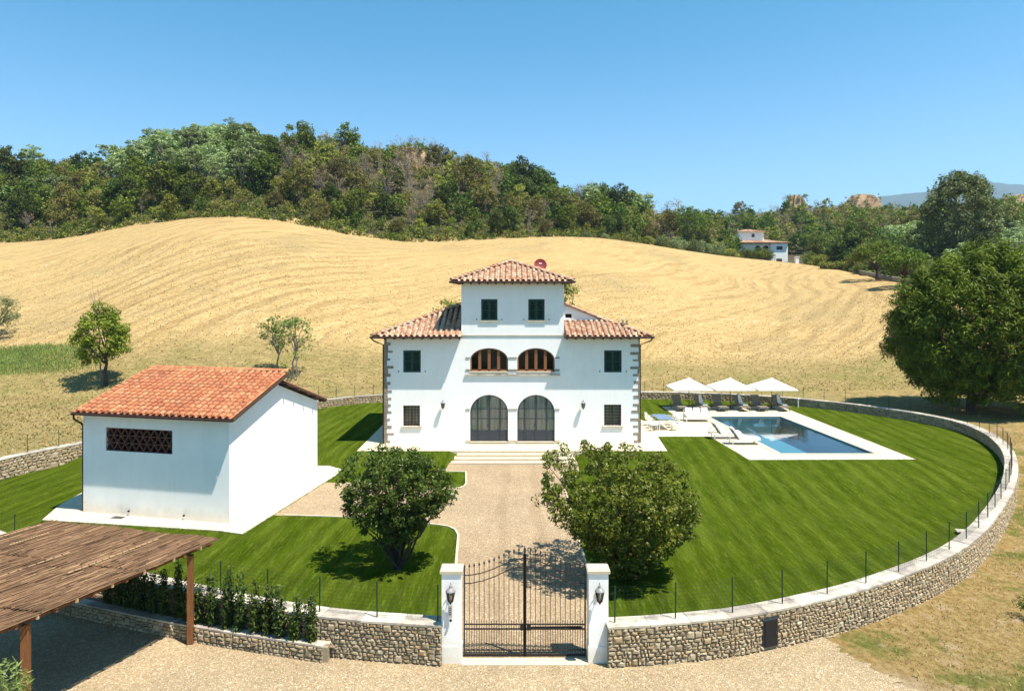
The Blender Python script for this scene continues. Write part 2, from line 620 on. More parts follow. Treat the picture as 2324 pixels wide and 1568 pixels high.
def mk_field():
    m = NT('stubble_field')
    x, y, z = m.sep()
    wv = m.n('ShaderNodeVectorMath'); wv.operation = 'ADD'
    m.l(m.pos, wv.inputs[0])
    cmb = m.n('ShaderNodeCombineXYZ')
    m.l(m.math('MULTIPLY', m.noise(.016, 1, .5), 46.), cmb.inputs[0])
    m.l(m.math('MULTIPLY', m.noise(.05, 2, .5), 7.), cmb.inputs[1])
    m.l(cmb.outputs[0], wv.inputs[1])
    rot = m.mapping(wv.outputs[0], (1, 1, 1), (0, 0, math.radians(33)))
    s1 = m.noise(1., 4, .65, m.mapping(rot, (.40, .045, .05)))
    s2 = m.noise(1., 5, .7, m.mapping(rot, (1.4, .13, .05)))
    s3 = m.noise(1., 5, .75, m.mapping(m.pos, (.9, 2.2, .1)))
    fine = m.noise(4, 6, .8, m.mapping(m.pos, (.7, 1, .2)))
    gold = m.ramp(s3, [(.30, (.32, .205, .082)), (.5, (.40, .275, .115)), (.70, (.465, .34, .16))])
    rx_ = m.sep(rot)[0]
    ph = m.math('MULTIPLY_ADD', m.noise(.11, 3, .6), 9., m.math('MULTIPLY', rx_, 2 * PI / 3.4))
    band = m.math('SINE', ph)
    where = m.ramp(m.noise(.028, 2, .5), [(.46, 0.), (.60, 1.)])
    rough_ = m.ramp(m.noise(1.1, 4, .7), [(.35, .35), (.6, 1.)])
    dark_ = m.math('MULTIPLY', m.math('MULTIPLY', m.ramp(m.math('MULTIPLY_ADD', band, .5, .5), [(.55, 0.), (1.0, .6)]), where), rough_)
    gold = m.mix(dark_, gold, (.21, .135, .055))
    gold = m.mix(m.ramp(s1, [(.34, .5), (.45, 0.)]), gold, (.25, .160, .062))
    gold = m.mix(m.ramp(s2, [(.35, .6), (.47, 0.)]), gold, (.22, .15, .065))
    gold = m.mix(m.ramp(s2, [(.56, 0.), (.70, .5)]), gold, (.52, .40, .225))
    patch = m.noise(.05, 4, .65)
    gold = m.mix(m.ramp(patch, [(.52, 0.), (.68, .6)]), gold, (.27, .205, .095))
    low = m.ramp(s3, [(.3, (.17, .130, .046)), (.7, (.33, .245, .105))])
    gr = m.noise(.16, 5, .65)
    low = m.mix(m.ramp(gr, [(.48, 0.), (.64, .5)]), low, (.145, .150, .036))
    green = m.ramp(m.noise(1.2, 5, .7), [(.3, (.05, .09, .012)), (.7, (.15, .19, .035))])
    edge = m.math('ADD', y, m.math('MULTIPLY', m.noise(.12, 3, .6), 9.))
    lowf = m.ramp(m.math('MULTIPLY', edge, .01), [(.745, 1.), (.795, 0.)])
    col = m.mix(lowf, gold, low)
    # strip of uncut grass on the left
    ga = m.math('MULTIPLY', m.ramp(m.math('MULTIPLY', edge, .01), [(.705, 0.), (.722, 1.)]), m.ramp(m.math('MULTIPLY', edge, .01), [(.775, 1.), (.79, 0.)]))
    gx = m.ramp(m.math('MULTIPLY_ADD', m.math('ADD', x, m.math('MULTIPLY', m.noise(.2, 3, .6), 12.)), .01, 1.), [(.56, 1.), (.64, 0.)])
    col = m.mix(m.math('MULTIPLY', ga, gx), col, green)
    col = m.mix(1.0, col, m.ramp(fine, [(.3, .62), (.7, 1.36)]), 'MULTIPLY')
    m.principled(col, .95, m.bump(m.noise(2.6, 6, .75), .8, .16), .1)
    return m.mat


MT['field'] = mk_field()


def mk_rough():
    m = NT('dry_rough_grass')
    a = m.noise(.32, 6, .68)
    b = m.noise(5, 6, .8, m.mapping(m.pos, (1, .7, 1)))
    c = m.noise(.8, 5, .7)
    col = m.ramp(b, [(.30, (.13, .080, .026)), (.5, (.29, .195, .072)), (.70, (.42, .31, .14))])
    col = m.mix(m.ramp(a, [(.50, 0.), (.60, .85)]), col, m.ramp(b, [(.3, (.045, .062, .009)), (.7, (.17, .185, .038))]))
    col = m.mix(m.ramp(c, [(.56, 0.), (.66, .8)]), col, (.40, .29, .175))
    # bare trodden dirt along the drive
    x, y, z = m.sep()
    t = m.math('ADD', m.math('MULTIPLY_ADD', y, .055, -.62), m.math('MULTIPLY', a, .9))
    col = m.mix(m.ramp(m.math('MULTIPLY', t, 1.), [(.60, 1.), (.78, 0.)]), col, m.ramp(b, [(.3, (.33, .235, .14)), (.7, (.46, .345, .215))]))
    m.principled(col, .95, m.bump(m.noise(11, 6, .8), .9, .10), .1)
    return m.mat


MT['rough'] = mk_rough()
MT['forest_floor'] = simple('forest_floor', (.075, .062, .025), (.035, .03, .013), .5, .95, .5, 1)
MT['tall_grass'] = leafmat('tall_green_grass', [(.12, .17, .03), (.19, .24, .06), (.27, .28, .10)], .2, .2)
MT['straw'] = leafmat('dry_grass_blades', [(.34, .24, .09), (.44, .33, .15), (.22, .18, .05), (.13, .15, .03)], .2, .1)

LEAF = {
    'oak': leafmat('leaf_dark_green', [(.048, .076, .010), (.072, .104, .016), (.105, .138, .025)]),
    'mid': leafmat('leaf_mid_green', [(.080, .110, .012), (.120, .150, .019), (.165, .185, .032)]),
    'locust': leafmat('leaf_grey_green', [(.17, .225, .085), (.24, .29, .13), (.32, .37, .19)]),
    'olive': leafmat('leaf_olive_brown', [(.12, .12, .022), (.165, .155, .035), (.20, .155, .045)]),
    'yellow': leafmat('leaf_yellow_green', [(.17, .19, .028), (.22, .235, .04), (.26, .25, .06)]),
    'dead': leafmat('leaf_dry_brown', [(.27, .175, .10), (.36, .26, .165), (.19, .13, .07)]),
    'pine': leafmat('needle_green', [(.060, .095, .005), (.105, .150, .010), (.150, .190, .018)], .15, .05),
    'garden': leafmat('leaf_garden_dark', [(.036, .060, .008), (.066, .096, .014), (.14, .165, .038)], .22, .1, .35),
    'garden2': leafmat('leaf_garden_olive', [(.040, .070, .008), (.080, .115, .012), (.18, .195, .028), (.12, .155, .020)], .22, .1, .35),
    'poplar': leafmat('leaf_poplar', [(.12, .155, .055), (.18, .22, .09), (.26, .30, .14)]),
    'laurel': leafmat('leaf_laurel', [(.022, .045, .010), (.045, .075, .016), (.12, .15, .03)], .2, .15, .35),
}

# ------------------------------------------------------------------ terrain
CREST = np.array([(-600, 575, 150), (-300, 565, 150), (-150, 556, 150), (0, 553, 150), (100, 549, 150), (200, 535, 150), (300, 515, 148), (400, 501, 146), (500, 494, 145),
                  (600, 497, 145), (700, 515, 147), (800, 538, 150), (900, 550, 152), (980, 554, 155), (1080, 546, 158), (1200, 541, 162), (1300, 538, 166),
                  (1400, 545, 175), (1500, 561, 188), (1600, 577, 200), (1700, 589, 210), (1800, 597, 206), (1850, 603, 192), (1900, 610, 168), (1950, 621, 148), (2000, 635, 128), (2060, 645, 114),
                  (2200, 655, 108), (2450, 655, 108), (2900, 655, 108)], float)
SIL = np.array([(-600, 380, 250), (-100, 368, 245), (0, 362, 245), (60, 358, 245), (140, 372, 245), (240, 366, 240), (300, 325, 235), (400, 299, 235), (480, 290, 238), (560, 297, 240),
                (620, 304, 240), (680, 299, 242), (760, 312, 242), (830, 320, 242), (930, 312, 240), (990, 328, 240), (1060, 340, 242), (1130, 352, 245), (1180, 392, 248),
                (1240, 412, 252), (1320, 432, 256), (1400, 435, 262), (1470, 450, 268), (1520, 480, 275), (1580, 478, 282), (1640, 466, 290), (1700, 462, 300), (1760, 455, 300),
                (1850, 450, 300), (1950, 450, 300), (2070, 462, 295), (2200, 460, 290), (2324, 452, 290), (2450, 445, 290), (2900, 445, 290)], float)
_cu = (CREST[:, 0] - CX) / FPX
_su = (SIL[:, 0] - CX) / FPX
TREE_H = 9.6


def smooth_interp(u, xs, ys):
    r = 0
    for d, w in ((-.035, .2), (-.0175, .2), (0, .2), (.0175, .2), (.035, .2)):
        r = r + w * np.interp(u + d, xs, ys)
    return r


def near_h(X, Y):
    return .62 * sstep(25, 46, Y) * sstep(8, 30, np.abs(X) + np.maximum(0, Y - 40) * 2) + 0 * X


def height(X, Y):
    X = np.asarray(X, float); Y = np.asarray(Y, float)
    n0 = near_h(X, Y)
    Ys = np.maximum(Y, 20)
    u = X / Ys
    yc = smooth_interp(u, _cu, CREST[:, 2])
    zc = CAM_H - (smooth_interp(u, _cu, CREST[:, 1]) - HY) * yc / FPX
    t = np.clip((Y - 62.5) / (yc - 62.5), 0, 1)
    z = .62 + (zc - .62) * (1 - (1 - t) ** 1.45)
    # a little undulation
    z = z + .35 * np.sin(X * .055 + 1.0) * np.sin(Y * .05) * np.sin(PI * np.clip(t, 0, 1))
    field = z
    yt = smooth_interp(u, _su, SIL[:, 2])
    zt = CAM_H + (HY - smooth_interp(u, _su, SIL[:, 1])) * yt / FPX - TREE_H
    s = np.clip((Y - yc - 2) / (yt - yc - 2), 0, 1)
    wr = sstep(.26, .32, u)
    zh = zc + (zt - zc) * ((1 - (1 - s) ** 1.7) * (1 - wr) + (s ** 2.2 * (3 - 2 * s)) * wr)
    zh = zh - sstep(yt + 6, yt + 150, Y) * (zt + 4)
    out = np.where(Y < 62.5, n0, np.where(t < 1, field, zh))
    return out


def inner_h(X, Y):
    """ground inside the garden wall"""
    X = np.asarray(X, float); Y = np.asarray(Y, float)
    w = sstep(4.2, 7.5, X)
    a = sstep(31.0, 38.3, Y) * w + sstep(39.2, 41.15, Y) * (1 - w)
    c = sstep(3.62, 3.9, np.abs(X - .11)) + sstep(41.22, 41.3, Y)
    return .45 * a * np.clip(c, 0, 1)


def hz(x, y):
    return float(height(x, y))


def catmull(pts, step, closed=False):
    P = [Vector((p[0], p[1], 0)) for p in pts]
    n = len(P)
    out = []
    rng = range(n if closed else n - 1)
    for i in rng:
        p0 = P[i - 1] if (i > 0 or closed) else P[0] * 2 - P[1]
        p1, p2 = P[i], P[(i + 1) % n]
        p3 = P[(i + 2) % n] if (i + 2 < n or closed) else P[-1] * 2 - P[-2]
        for k in range(12):
            t = k / 12
            out.append(.5 * ((2 * p1) + (p2 - p0) * t + (2 * p0 - 5 * p1 + 4 * p2 - p3) * t * t + (3 * p1 - p0 - 3 * p2 + p3) * t ** 3))
    if not closed: out.append(P[-1])
    # resample
    res = [out[0]]
    acc = 0
    seq = out[1:] + ([out[0]] if closed else [])
    prev = out[0]
    for q in seq:
        L = (q - prev).length
        while acc + L >= step:
            t = (step - acc) / L
            prev = prev.lerp(q, t)
            res.append(prev.copy())
            L = (q - prev).length
            acc = 0
        acc += L
        prev = q
    if not closed and (res[-1] - P[-1]).length > .05: res.append(P[-1])
    if closed and (res[-1] - res[0]).length < step * .5: res.pop()
    return res


WALL_R = [(3.12, 22.5), (5.5, 22.75), (8.5, 23.35), (13.5, 25.2), (18.8, 28.3), (23.7, 32.9), (27.0, 36.8), (29.1, 40.2), (30.0, 43.4), (29.4, 46.0), (26.4, 48.9), (21, 51.6), (15.5, 53.0), (10, 53.5), (4.2, 53.8)]
WALL_L = [(4.2, 53.8), (0, 53.8), (-5.5, 53.5), (-10, 52.6), (-14.1, 51.0), (-20, 46.8), (-25.8, 41.4), (-28.8, 38.4), (-29.6, 35.5), (-27.4, 32.4), (-22.5, 29.2), (-17, 26.7), (-11.2, 24.5), (-6.5, 23.14), (-2.3, 22.58)]
WALL_R, WALL_L = rm(WALL_R, 1.25, 1.11), rm(WALL_L, 1.25, 1.11)
ring = catmull(WALL_R + WALL_L[1:], .6)
ring_xy = [(p.x, p.y) for p in ring] 


def offset_line(P, d):
    """shift a polyline to its left by d"""
    out = []
    for i, p in enumerate(P):
        t = (P[min(i + 1, len(P) - 1)] - P[max(i - 1, 0)]).normalized()
        out.append(p + Vector((-t.y, t.x, 0)) * d)
    return out


def sheet(name, loops, hfun, mat, step=1.5, off=0.0, kind='structure', parent=None):
    """flat outline (with holes) draped over the ground height"""
    bm = bmesh.new()
    edges = []
    for lp in loops:
        vs = [bm.verts.new((p[0], p[1], 0)) for p in lp]
        for i in range(len(vs)):
            edges.append(bm.edges.new((vs[i], vs[(i + 1) % len(vs)])))
    bmesh.ops.triangle_fill(bm, use_beauty=True, use_dissolve=False, edges=edges)
    xs = [v.co.x for v in bm.verts]; ys = [v.co.y for v in bm.verts]
    for ax, lo, hi in ((0, min(xs), max(xs)), (1, min(ys), max(ys))):
        k = math.ceil(lo / step)
        while k * step < hi:
            co = [0, 0, 0]; no = [0, 0, 0]
            co[ax] = k * step; no[ax] = 1
            bmesh.ops.bisect_plane(bm, geom=bm.verts[:] + bm.edges[:] + bm.faces[:], plane_co=co, plane_no=no)
            k += 1
    X = np.array([v.co.x for v in bm.verts]); Y = np.array([v.co.y for v in bm.verts])
    Z = hfun(X, Y) + off
    for v, z in zip(bm.verts, Z): v.co.z = z
    for f in bm.faces:
        if f.normal.z < 0: f.normal_flip()
        f.smooth = True
    me = bpy.data.meshes.new(name)
    bm.to_mesh(me)
    bm.free()
    me.materials.append(mat)
    return tag(link(name, me, parent), kind=kind)


# outer sheet near the garden, with the garden cut out
mid_ring = [(p.x, p.y) for p in offset_line(ring, .3)]
hole = mid_ring + [(-1.65, 18.6), (2.3, 18.6)]
near_poly = [(-84, 4), (84, 4), (84, 80), (-84, 80)]


def near_h2(X, Y):
    return height(X, Y)


g = sheet('ground', [near_poly, hole], near_h2, MT['field'], 2.0)
g.data.materials.append(MT['rough'])
for p in g.data.polygons:
    c = p.center
    if c.x > 8 and c.y < 46.5 + max(0, (c.x - 30)) * .35: p.material_index = 1
# the slopes behind
xs = np.arange(-330, 331, 4.0); ys = np.arange(80, 461, 3.0)
GX, GY = np.meshgrid(xs, ys)
GZ = height(GX, GY)
for nm, far in (('field', False), ('hillside', True)):
    ycg = smooth_interp(GX / GY, _cu, CREST[:, 2])
    V = np.stack([GX, GY, GZ], -1).reshape(-1, 3)
    nx = len(xs)
    F = []
    isf = (GY > ycg + 3.2)
    for j in range(len(ys) - 1):
        for i in range(nx - 1):
            a = isf[j, i]
            if bool(a) == far: F.append((j * nx + i, j * nx + i + 1, (j + 1) * nx + i + 1, (j + 1) * nx + i))
    me = bpy.data.meshes.new(nm)
    me.from_pydata(V.tolist(), [], F)
    me.polygons.foreach_set('use_smooth', [True] * len(F))
    me.materials.append(MT['forest_floor'] if far else MT['field'])
    tag(link(nm, me), kind='structure')
b = MB()
b.quad((-9000, -2000, -5), (9000, -2000, -5), (9000, 9000, -5), (-9000, 9000, -5))
tag(b.build('plain', MT['forest_floor']), kind='structure')
b = MB()   # skirt from the modelled ground down to the plain
for (x0, y0, x1, y1) in ((-84, 4, 84, 4), (-84, 4, -84, 80), (84, 4, 84, 80), (-330, 80, -84, 80), (84, 80, 330, 80), (-330, 80, -330, 460), (330, 80, 330, 460)):
    n = 24
    for i in range(n):
        p = (x0 + (x1 - x0) * i / n, y0 + (y1 - y0) * i / n); q = (x0 + (x1 - x0) * (i + 1) / n, y0 + (y1 - y0) * (i + 1) / n)
        zp, zq = hz(*p) + .02, hz(*q) + .02
        b.quad((p[0], p[1], zp), (q[0], q[1], zq), (q[0], q[1], -5.2), (p[0], p[1], -5.2))
tag(b.build('ground_edge', MT['forest_floor']), kind='structure')

# distant mountains
b = MB()
rg = random.Random(5)
YM = 5200.
def mount_top(x):
    pts = [(1500, 485), (1800, 480), (1930, 462), (1985, 447), (2040, 442), (2100, 436), (2150, 424), (2200, 417), (2240, 413), (2290, 418), (2340, 420), (2500, 432), (2800, 450), (3300, 470)]
    return np.interp(x, [p[0] for p in pts], [p[1] for p in pts])
xs_ = list(range(1500, 3300, 12))
rows = []
for r, fr in enumerate((0, .35, .7, .9, 1.0)):
    row = []
    for i, x in enumerate(xs_):
        ztop = CAM_H + (HY - mount_top(x)) * YM / FPX + 10 * mnoise.noise(Vector((x * .05, 1, 0)))
        z = -5 + (ztop + 5) * fr
        y = YM - 700 * (1 - fr) + 260 * mnoise.noise(Vector((x * .02, r * .8, 3)))*(1-fr)
        row.append(len(b.v)); b.v.append(((x - CX) / FPX * YM, y, z))
    rows.append(row)
row = []
for i, x in enumerate(xs_): row.append(len(b.v)); b.v.append(((x - CX) / FPX * YM, YM + 900, -5))
rows.append(row)
for r in range(len(rows) - 1):
    for i in range(len(xs_) - 1): b.face((rows[r][i], rows[r][i + 1], rows[r + 1][i + 1], rows[r + 1][i]))
tag(b.build('mountains', simple('mountain_woods', (.05, .08, .045), (.03, .05, .03), .004, .95), smooth=True), kind='structure')
# air
b = MB()
b.box((0, 3000, 445), (16000, 7600, 902))
hm = bpy.data.materials.new('air')
hm.use_nodes = True
ht = hm.node_tree
ht.nodes.clear()
pv = ht.nodes.new('ShaderNodeVolumePrincipled')
pv.inputs['Color'].default_value = (.55, .75, 1, 1)
pv.inputs['Density'].default_value = .00011
pv.inputs['Anisotropy'].default_value = .2
ho = ht.nodes.new('ShaderNodeOutputMaterial')
ht.links.new(pv.outputs[0], ho.inputs['Volume'])
hz_o = b.build('haze', hm)
tag(hz_o, kind='stuff')

# ------------------------------------------------------------------ garden surfaces
path_core = [(-2.36, 22.9), (2.9, 22.9)]
# lawn outline = everything inside the wall
lawn_ring = [(p.x, p.y) for p in offset_line(ring, .25)]
lawn_ring = lawn_ring + [(-1.55, 18.65), (2.2, 18.65)]
POOL = rm([(16.2, 41.4), (21.85, 41.4), (19.2, 49.2), (14.06, 49.2)], .45)
tag(sheet('lawn', [lawn_ring, POOL], inner_h, MT['lawn'], .75, .0), kind='structure')


def rounded(cx, cy, r, a0, a1, n=6):
    return [(cx + r * math.cos(math.radians(a0 + (a1 - a0) * i / n)), cy + r * math.sin(math.radians(a0 + (a1 - a0) * i / n))) for i in range(n + 1)]


path = ([(-1.72, 22.55), (2.52, 22.55), (2.65, 23.2), (3.13, 28.9), (2.98, 31.9), (2.81, 39.75), (3.9, 39.8), (3.9, 41.3), (-3.7, 41.3), (-3.9, 39.75), (-2.65, 39.7)]
        + [(-2.52, 37.9), (-2.6, 37.55), (-2.85, 37.3), (-3.2, 37.2), (-6, 37.45), (-9.26, 37.95), (-10.5, 38.1), (-12, 33.9), (-11.4, 33.8), (-8.1, 33.65), (-3.6, 32.8), (-3.0, 32.6), (-2.65, 32.25), (-2.47, 31.7), (-2.36, 29.0), (-2.0, 24.0)])
path = rm(path)
tag(sheet('gravel_path', [path], inner_h, MT['gravel'], 1.5, .012), kind='structure')
fore = [(-45, 6), (15.5, 6), (14.2, 12), (13.1, 17.5), (12.6, 20.2), (12.0, 21.6), (11.3, 22.8), (11.1, 24.1), (9.4, 23.75), (5.5, 22.95), (3.1, 22.58), (-2.3, 22.58), (-2.3, 22.8), (-6.2, 23.1), (-11, 24.1), (-16, 25.4), (-24, 27.8), (-45, 32)]
fore = rm(fore)
# ragged edge on the right
fr_ = []
for i, p in enumerate(fore):
    fr_.append(p)
    if 0 < i < 7:
        q = fore[i + 1]
        for k in range(1, 40):
            t = k / 40
            x, y = p[0] + (q[0] - p[0]) * t, p[1] + (q[1] - p[1]) * t
            fr_.append((x + .55 * mnoise.noise(Vector((x * .9, y * .9, 0))) + .30 * mnoise.noise(Vector((x * 3.5, y * 3.5, 2))) + .22 * mnoise.noise(Vector((x * 9, y * 9, 5))), y + .15 * mnoise.noise(Vector((x * 7, y * 7, 9)))))
tag(sheet('gravel_forecourt', [fr_], lambda X, Y: height(X, Y) * 0, MT['gravel2'], 2.0, .015), kind='structure')

# kerb stones edging the path
k_t = thing('path_edging', 'thin pale stone edging along the cream gravel drive', 'edging', (0, 0, 0))
edge_runs = [[(-3.9, 39.75), (-2.65, 39.7), (-2.52, 37.9), (-2.6, 37.55), (-2.85, 37.3), (-3.2, 37.2), (-6, 37.45), (-9.2, 37.95)],
             [(-11.2, 33.85), (-8.1, 33.65), (-3.6, 32.8), (-3.0, 32.6), (-2.65, 32.25), (-2.47, 31.7), (-2.36, 29.0), (-2.0, 24.0), (-1.95, 23.1)],
             [(2.68, 23.2), (3.13, 28.9), (2.98, 31.9), (2.81, 39.7), (3.9, 39.75)]]
edge_runs = [rm(r_) for r_ in edge_runs]
for run in edge_runs:
    for i in range(len(run) - 1):
        a, c = Vector((*run[i], 0)), Vector((*run[i + 1], 0))
        L = (c - a).length
        n = max(1, round(L / .9))
        for k in range(n):
            p, q = a.lerp(c, (k + .0) / n), a.lerp(c, (k + .985) / n)
            b = MB()
            z = float(inner_h(p.x, p.y))
            b.bar((p.x, p.y, z + .005), (q.x, q.y, z + .005), .09, .07)
            b.build('kerb_stone', MT['travertine'], k_t)

# paving round the house, down to the pool
HX, HYF, HYB = 8.02, 43.3, 52.2
deck = rm([(-9.35, 41.9), (9.46, 41.9), (9.46, 44.7), (12.85, 44.7), (13.9, 40.35), (23.7, 40.45), (20.3, 51.9), (11.3, 51.9), (11.95, 48.2), (9.2, 48.2)], .45) + [(9.3, 54), (-9.3, 54)]
deck[0] = (-9.3, deck[0][1])


def mk_paving():
    m = NT('travertine_paving')
    br = m.n('ShaderNodeTexBrick')
    m.l(m.pos, br.inputs['Vector'])
    br.inputs['Scale'].default_value = 1
    br.inputs['Mortar Size'].default_value = .009
    br.inputs['Brick Width'].default_value = 1.0
    br.inputs['Row Height'].default_value = .5
    br.inputs['Color1'].default_value = (.60, .51, .365, 1)
    br.inputs['Color2'].default_value = (.56, .475, .34, 1)
    br.inputs['Mortar'].default_value = (.33, .27, .18, 1)
    f = m.noise(1.1, 5, .6)
    col = m.mix(1.0, br.outputs[0], m.ramp(f, [(.3, .9), (.7, 1.07)]), 'MULTIPLY')
    m.principled(col, .8, m.bump(m.noise(25, 3), .1, .004), .2)
    return m.mat


MT['paving'] = mk_paving()
tag(sheet('paving', [deck, POOL], lambda X, Y: X * 0 + .47, MT['paving'], 4.0, 0), kind='structure')
b = MB()
for i in range(len(deck)):
    p, q = deck[i], deck[(i + 1) % len(deck)]
    b.quad((p[0], p[1], .47), (q[0], q[1], .47), (q[0], q[1], .0), (p[0], p[1], .0))
tag(b.build('paving_edge', MT['paving']), kind='structure')
# shed apron and its flags
apron = rm([(-22.7, 33.25), (-13.7, 32.1), (-12.45, 31.75), (-9.75, 39.9), (-11.0, 40.7), (-19.6, 42.2), (-22.3, 42.4), (-23.0, 35.0)])
b = MB()
b.prism(apron, -.1, .045)
tag(b.build('shed_apron', MT['paving']), kind='structure')
# a gap band around lawn edges is soil-dark: short grass fringe built as blades


def blades(name, pts, h, w, mat, lean=.5, seed=1):
    rs = np.random.RandomState(seed)
    P = np.array(pts)
    n = len(P)
    H = h * rs.uniform(.5, 1.3, n)[:, None]
    a = rs.uniform(0, 2 * PI, n)
    d = np.stack([np.cos(a), np.sin(a), np.zeros(n)], 1) * w * .5
    ln = np.stack([rs.normal(0, lean, n), rs.normal(0, lean, n), np.ones(n)], 1)
    V = np.stack([P - d, P + d, P + ln * H], 1).reshape(-1, 3)
    return quads_mesh(name, V, mat, nper=3)


# steps in front of the doors
st = thing('stone_steps', 'wide pale travertine steps up from the gravel drive to the house doors', 'steps', (.1, 40.5, 0))
for i in range(4):
    e = .13 * i
    y0 = 41.2 - .50 * i
    zt = .47 - .115 * i - .005
    b = MB()
    xl, xr = -3.14 - .13 * i, 3.36 + .13 * i
    if i == 0: continue
    n = 5
    for k in range(n):
        xa, xb = xl + (xr - xl) * k / n + .004, xl + (xr - xl) * (k + 1) / n - .004
        bb = MB()
        bb.box(((xa + xb) / 2, (y0 + 41.195) / 2, zt - .06), (xb - xa, 41.195 - y0, .12))
        bb.build('step_slab', MT['travertine'], st)

# pool
pl = thing('swimming_pool', 'blue rectangular swimming pool set in pale paving beyond the right lawn', 'pool', (18.3, 46, .45))
b = MB()
n = len(POOL)
for i in range(n):
    p, q = POOL[i], POOL[(i + 1) % n]
    b.quad((p[0], p[1], .462), (q[0], q[1], .462), (q[0], q[1], -1.1), (p[0], p[1], -1.1))
b.quad(*[(p[0], p[1], -1.1) for p in POOL])
b.build('basin', MT['pool_shell'], pl)
b = MB()
b.quad(*[(p[0], p[1], .40) for p in POOL])
b.build('water', MT['water'], pl)
cpl = Vector((18, 45.3, 0))
b = MB()
for i in range(n):
    p, q = Vector((*POOL[i], 0)), Vector((*POOL[(i + 1) % n], 0))
    L = (q - p).length
    m_ = max(2, round(L / 1.0))
    nrm = Vector(((q - p).y, -(q - p).x, 0)).normalized()
    for k in range(m_):
        a, c = p.lerp(q, (k + .004) / m_), p.lerp(q, (k + .996) / m_)
        bb = MB()
        o2 = nrm * .17
        bb.bar((a.x + o2.x, a.y + o2.y, .478), (c.x + o2.x, c.y + o2.y, .478), .36, .03)
        bb.build('edge_slab', MT['travertine'], pl)

# ------------------------------------------------------------------ stone walls
rstone = random.Random(11)


def stone_data(seed):
    r = random.Random(seed)
    v, f = [], []
    # unit: x along, z up, -y outward; sits in 0 depth behind
    for (s, yy) in ((1.0, .5), (.93, -.15), (.55, -.5)):
        for (i, k) in ((-.5, -.5), (.5, -.5), (.5, .5), (-.5, .5)):
            j = .11 if yy < .4 else .04
            v.append((i * s + r.uniform(-j, j), yy + (r.uniform(-.1, .1) if yy < 0 else 0), k * s + r.uniform(-j, j)))
    for a in (0, 4):
        for k in range(4):
            k2 = (k + 1) % 4
            f.append((a + k, a + k2, a + 4 + k2, a + 4 + k))
    f.append((8, 9, 10, 11))
    return v, f


STONES = [stone_data(s) for s in range(8)]
STONE_ME = []
for v, f in STONES:
    me = bpy.data.meshes.new('stone')
    me.from_pydata(v, [], f)
    me.materials.append(MT['stone_o'])
    STONE_ME.append(me)


def join_data(name, data, mats_list, mat, org=(0, 0, 0), smooth=False):
    """many transformed copies of small meshes in one mesh"""
    V, F = [], []
    base = 0
    for (v, f), M in zip(data, mats_list):
        A = np.array(v) @ np.array(M)[:3, :3].T + np.array(M)[:3, 3] - np.array(org)
        V.append(A)
        F += [tuple(i + base for i in q) for q in f]
        base += len(v)
    me = bpy.data.meshes.new(name)
    me.from_pydata(np.concatenate(V).tolist(), [], F)
    me.materials.append(mat)
    if smooth: me.polygons.foreach_set('use_smooth', [True] * len(F))
    me.update()
    return me


def rubble(line, z0, z1, side, flip=1, row_h=(.065, .135), wid=(.085, .26), holes=()):
    """stones on the vertical face that follows a polyline; side=+1 outward normal is to the right of travel"""
    S = [0]
    for i in range(1, len(line)): S.append(S[-1] + (line[i] - line[i - 1]).length)
    tot = S[-1]

    def pt(s):
        s = min(max(s, 0), tot)
        i = min(max(np.searchsorted(S, s) - 1, 0), len(line) - 2)
        t = (s - S[i]) / max(1e-6, S[i + 1] - S[i])
        p = line[i].lerp(line[i + 1], t)
        d = (line[i + 1] - line[i]).normalized()
        return p, d
    out = []
    H = z1 - z0
    n = max(3, round(H / ((row_h[0] + row_h[1]) / 2)))
    sd_ = rstone.uniform(0, 50)

    def zb_(k, s):
        if k <= 0: return 0
        if k >= n: return H
        return H * k / n + .30 * H / n * (mnoise.noise(Vector((s * .9, k * 3.1, sd_))) + .8 * mnoise.noise(Vector((s * 2.7, k * 1.7, sd_ + 9))))
    taken = {}
    for k in range(n):
        s = 0
        while s < tot - .05:
            w = rstone.uniform(*wid) * (1 if rstone.random() > .2 else .6)
            w = min(w, tot - s)
            busy = [q for q in taken.get(k, ()) if q[0] < s + w and q[1] > s]
            if busy:
                if busy[0][0] > s + .05: w = busy[0][0] - s
                else:
                    s = busy[0][1]; continue
            k2 = k + 1
            if k + 2 <= n and w > (wid[0] + wid[1]) * .5 and rstone.random() < .16:
                k2 = k + 2
                taken.setdefault(k + 1, []).append((s, s + w))
            sm = s + w / 2
            lo_, hi_ = zb_(k, sm), zb_(k2, sm)
            parts_ = [(lo_, hi_)]
            if k2 == k + 1 and hi_ - lo_ > (row_h[0] + row_h[1]) * .45 and rstone.random() < .12:
                md = lo_ + (hi_ - lo_) * rstone.uniform(.4, .6)
                parts_ = [(lo_, md), (md, hi_)]
            p, d = pt(sm)
            for lo2, hi2 in parts_:
                if any(a < sm < b_ and c < (lo2 + hi2) / 2 < e for a, b_, c, e in holes): continue
                nrm = Vector((d.y, -d.x, 0)) * side
                dep = rstone.uniform(.05, .10)
                zc = z0 + (lo2 + hi2) / 2 + rstone.uniform(-.006, .006)
                hh, ww = (hi2 - lo2) - rstone.uniform(.008, .022), w - rstone.uniform(.008, .022)
                tilt = (zb_(k, sm + .1) - zb_(k, sm - .1)) / .2 * side
                M = Matrix(((d.x * ww * side, -nrm.x * dep, 0, p.x + nrm.x * .02), (d.y * ww * side, -nrm.y * dep, 0, p.y + nrm.y * .02), (tilt * ww, 0, hh, zc), (0, 0, 0, 1)))
                out.append((M, Vector((p.x, p.y, zc)), w * (hi2 - lo2)))
            s += w
    return out


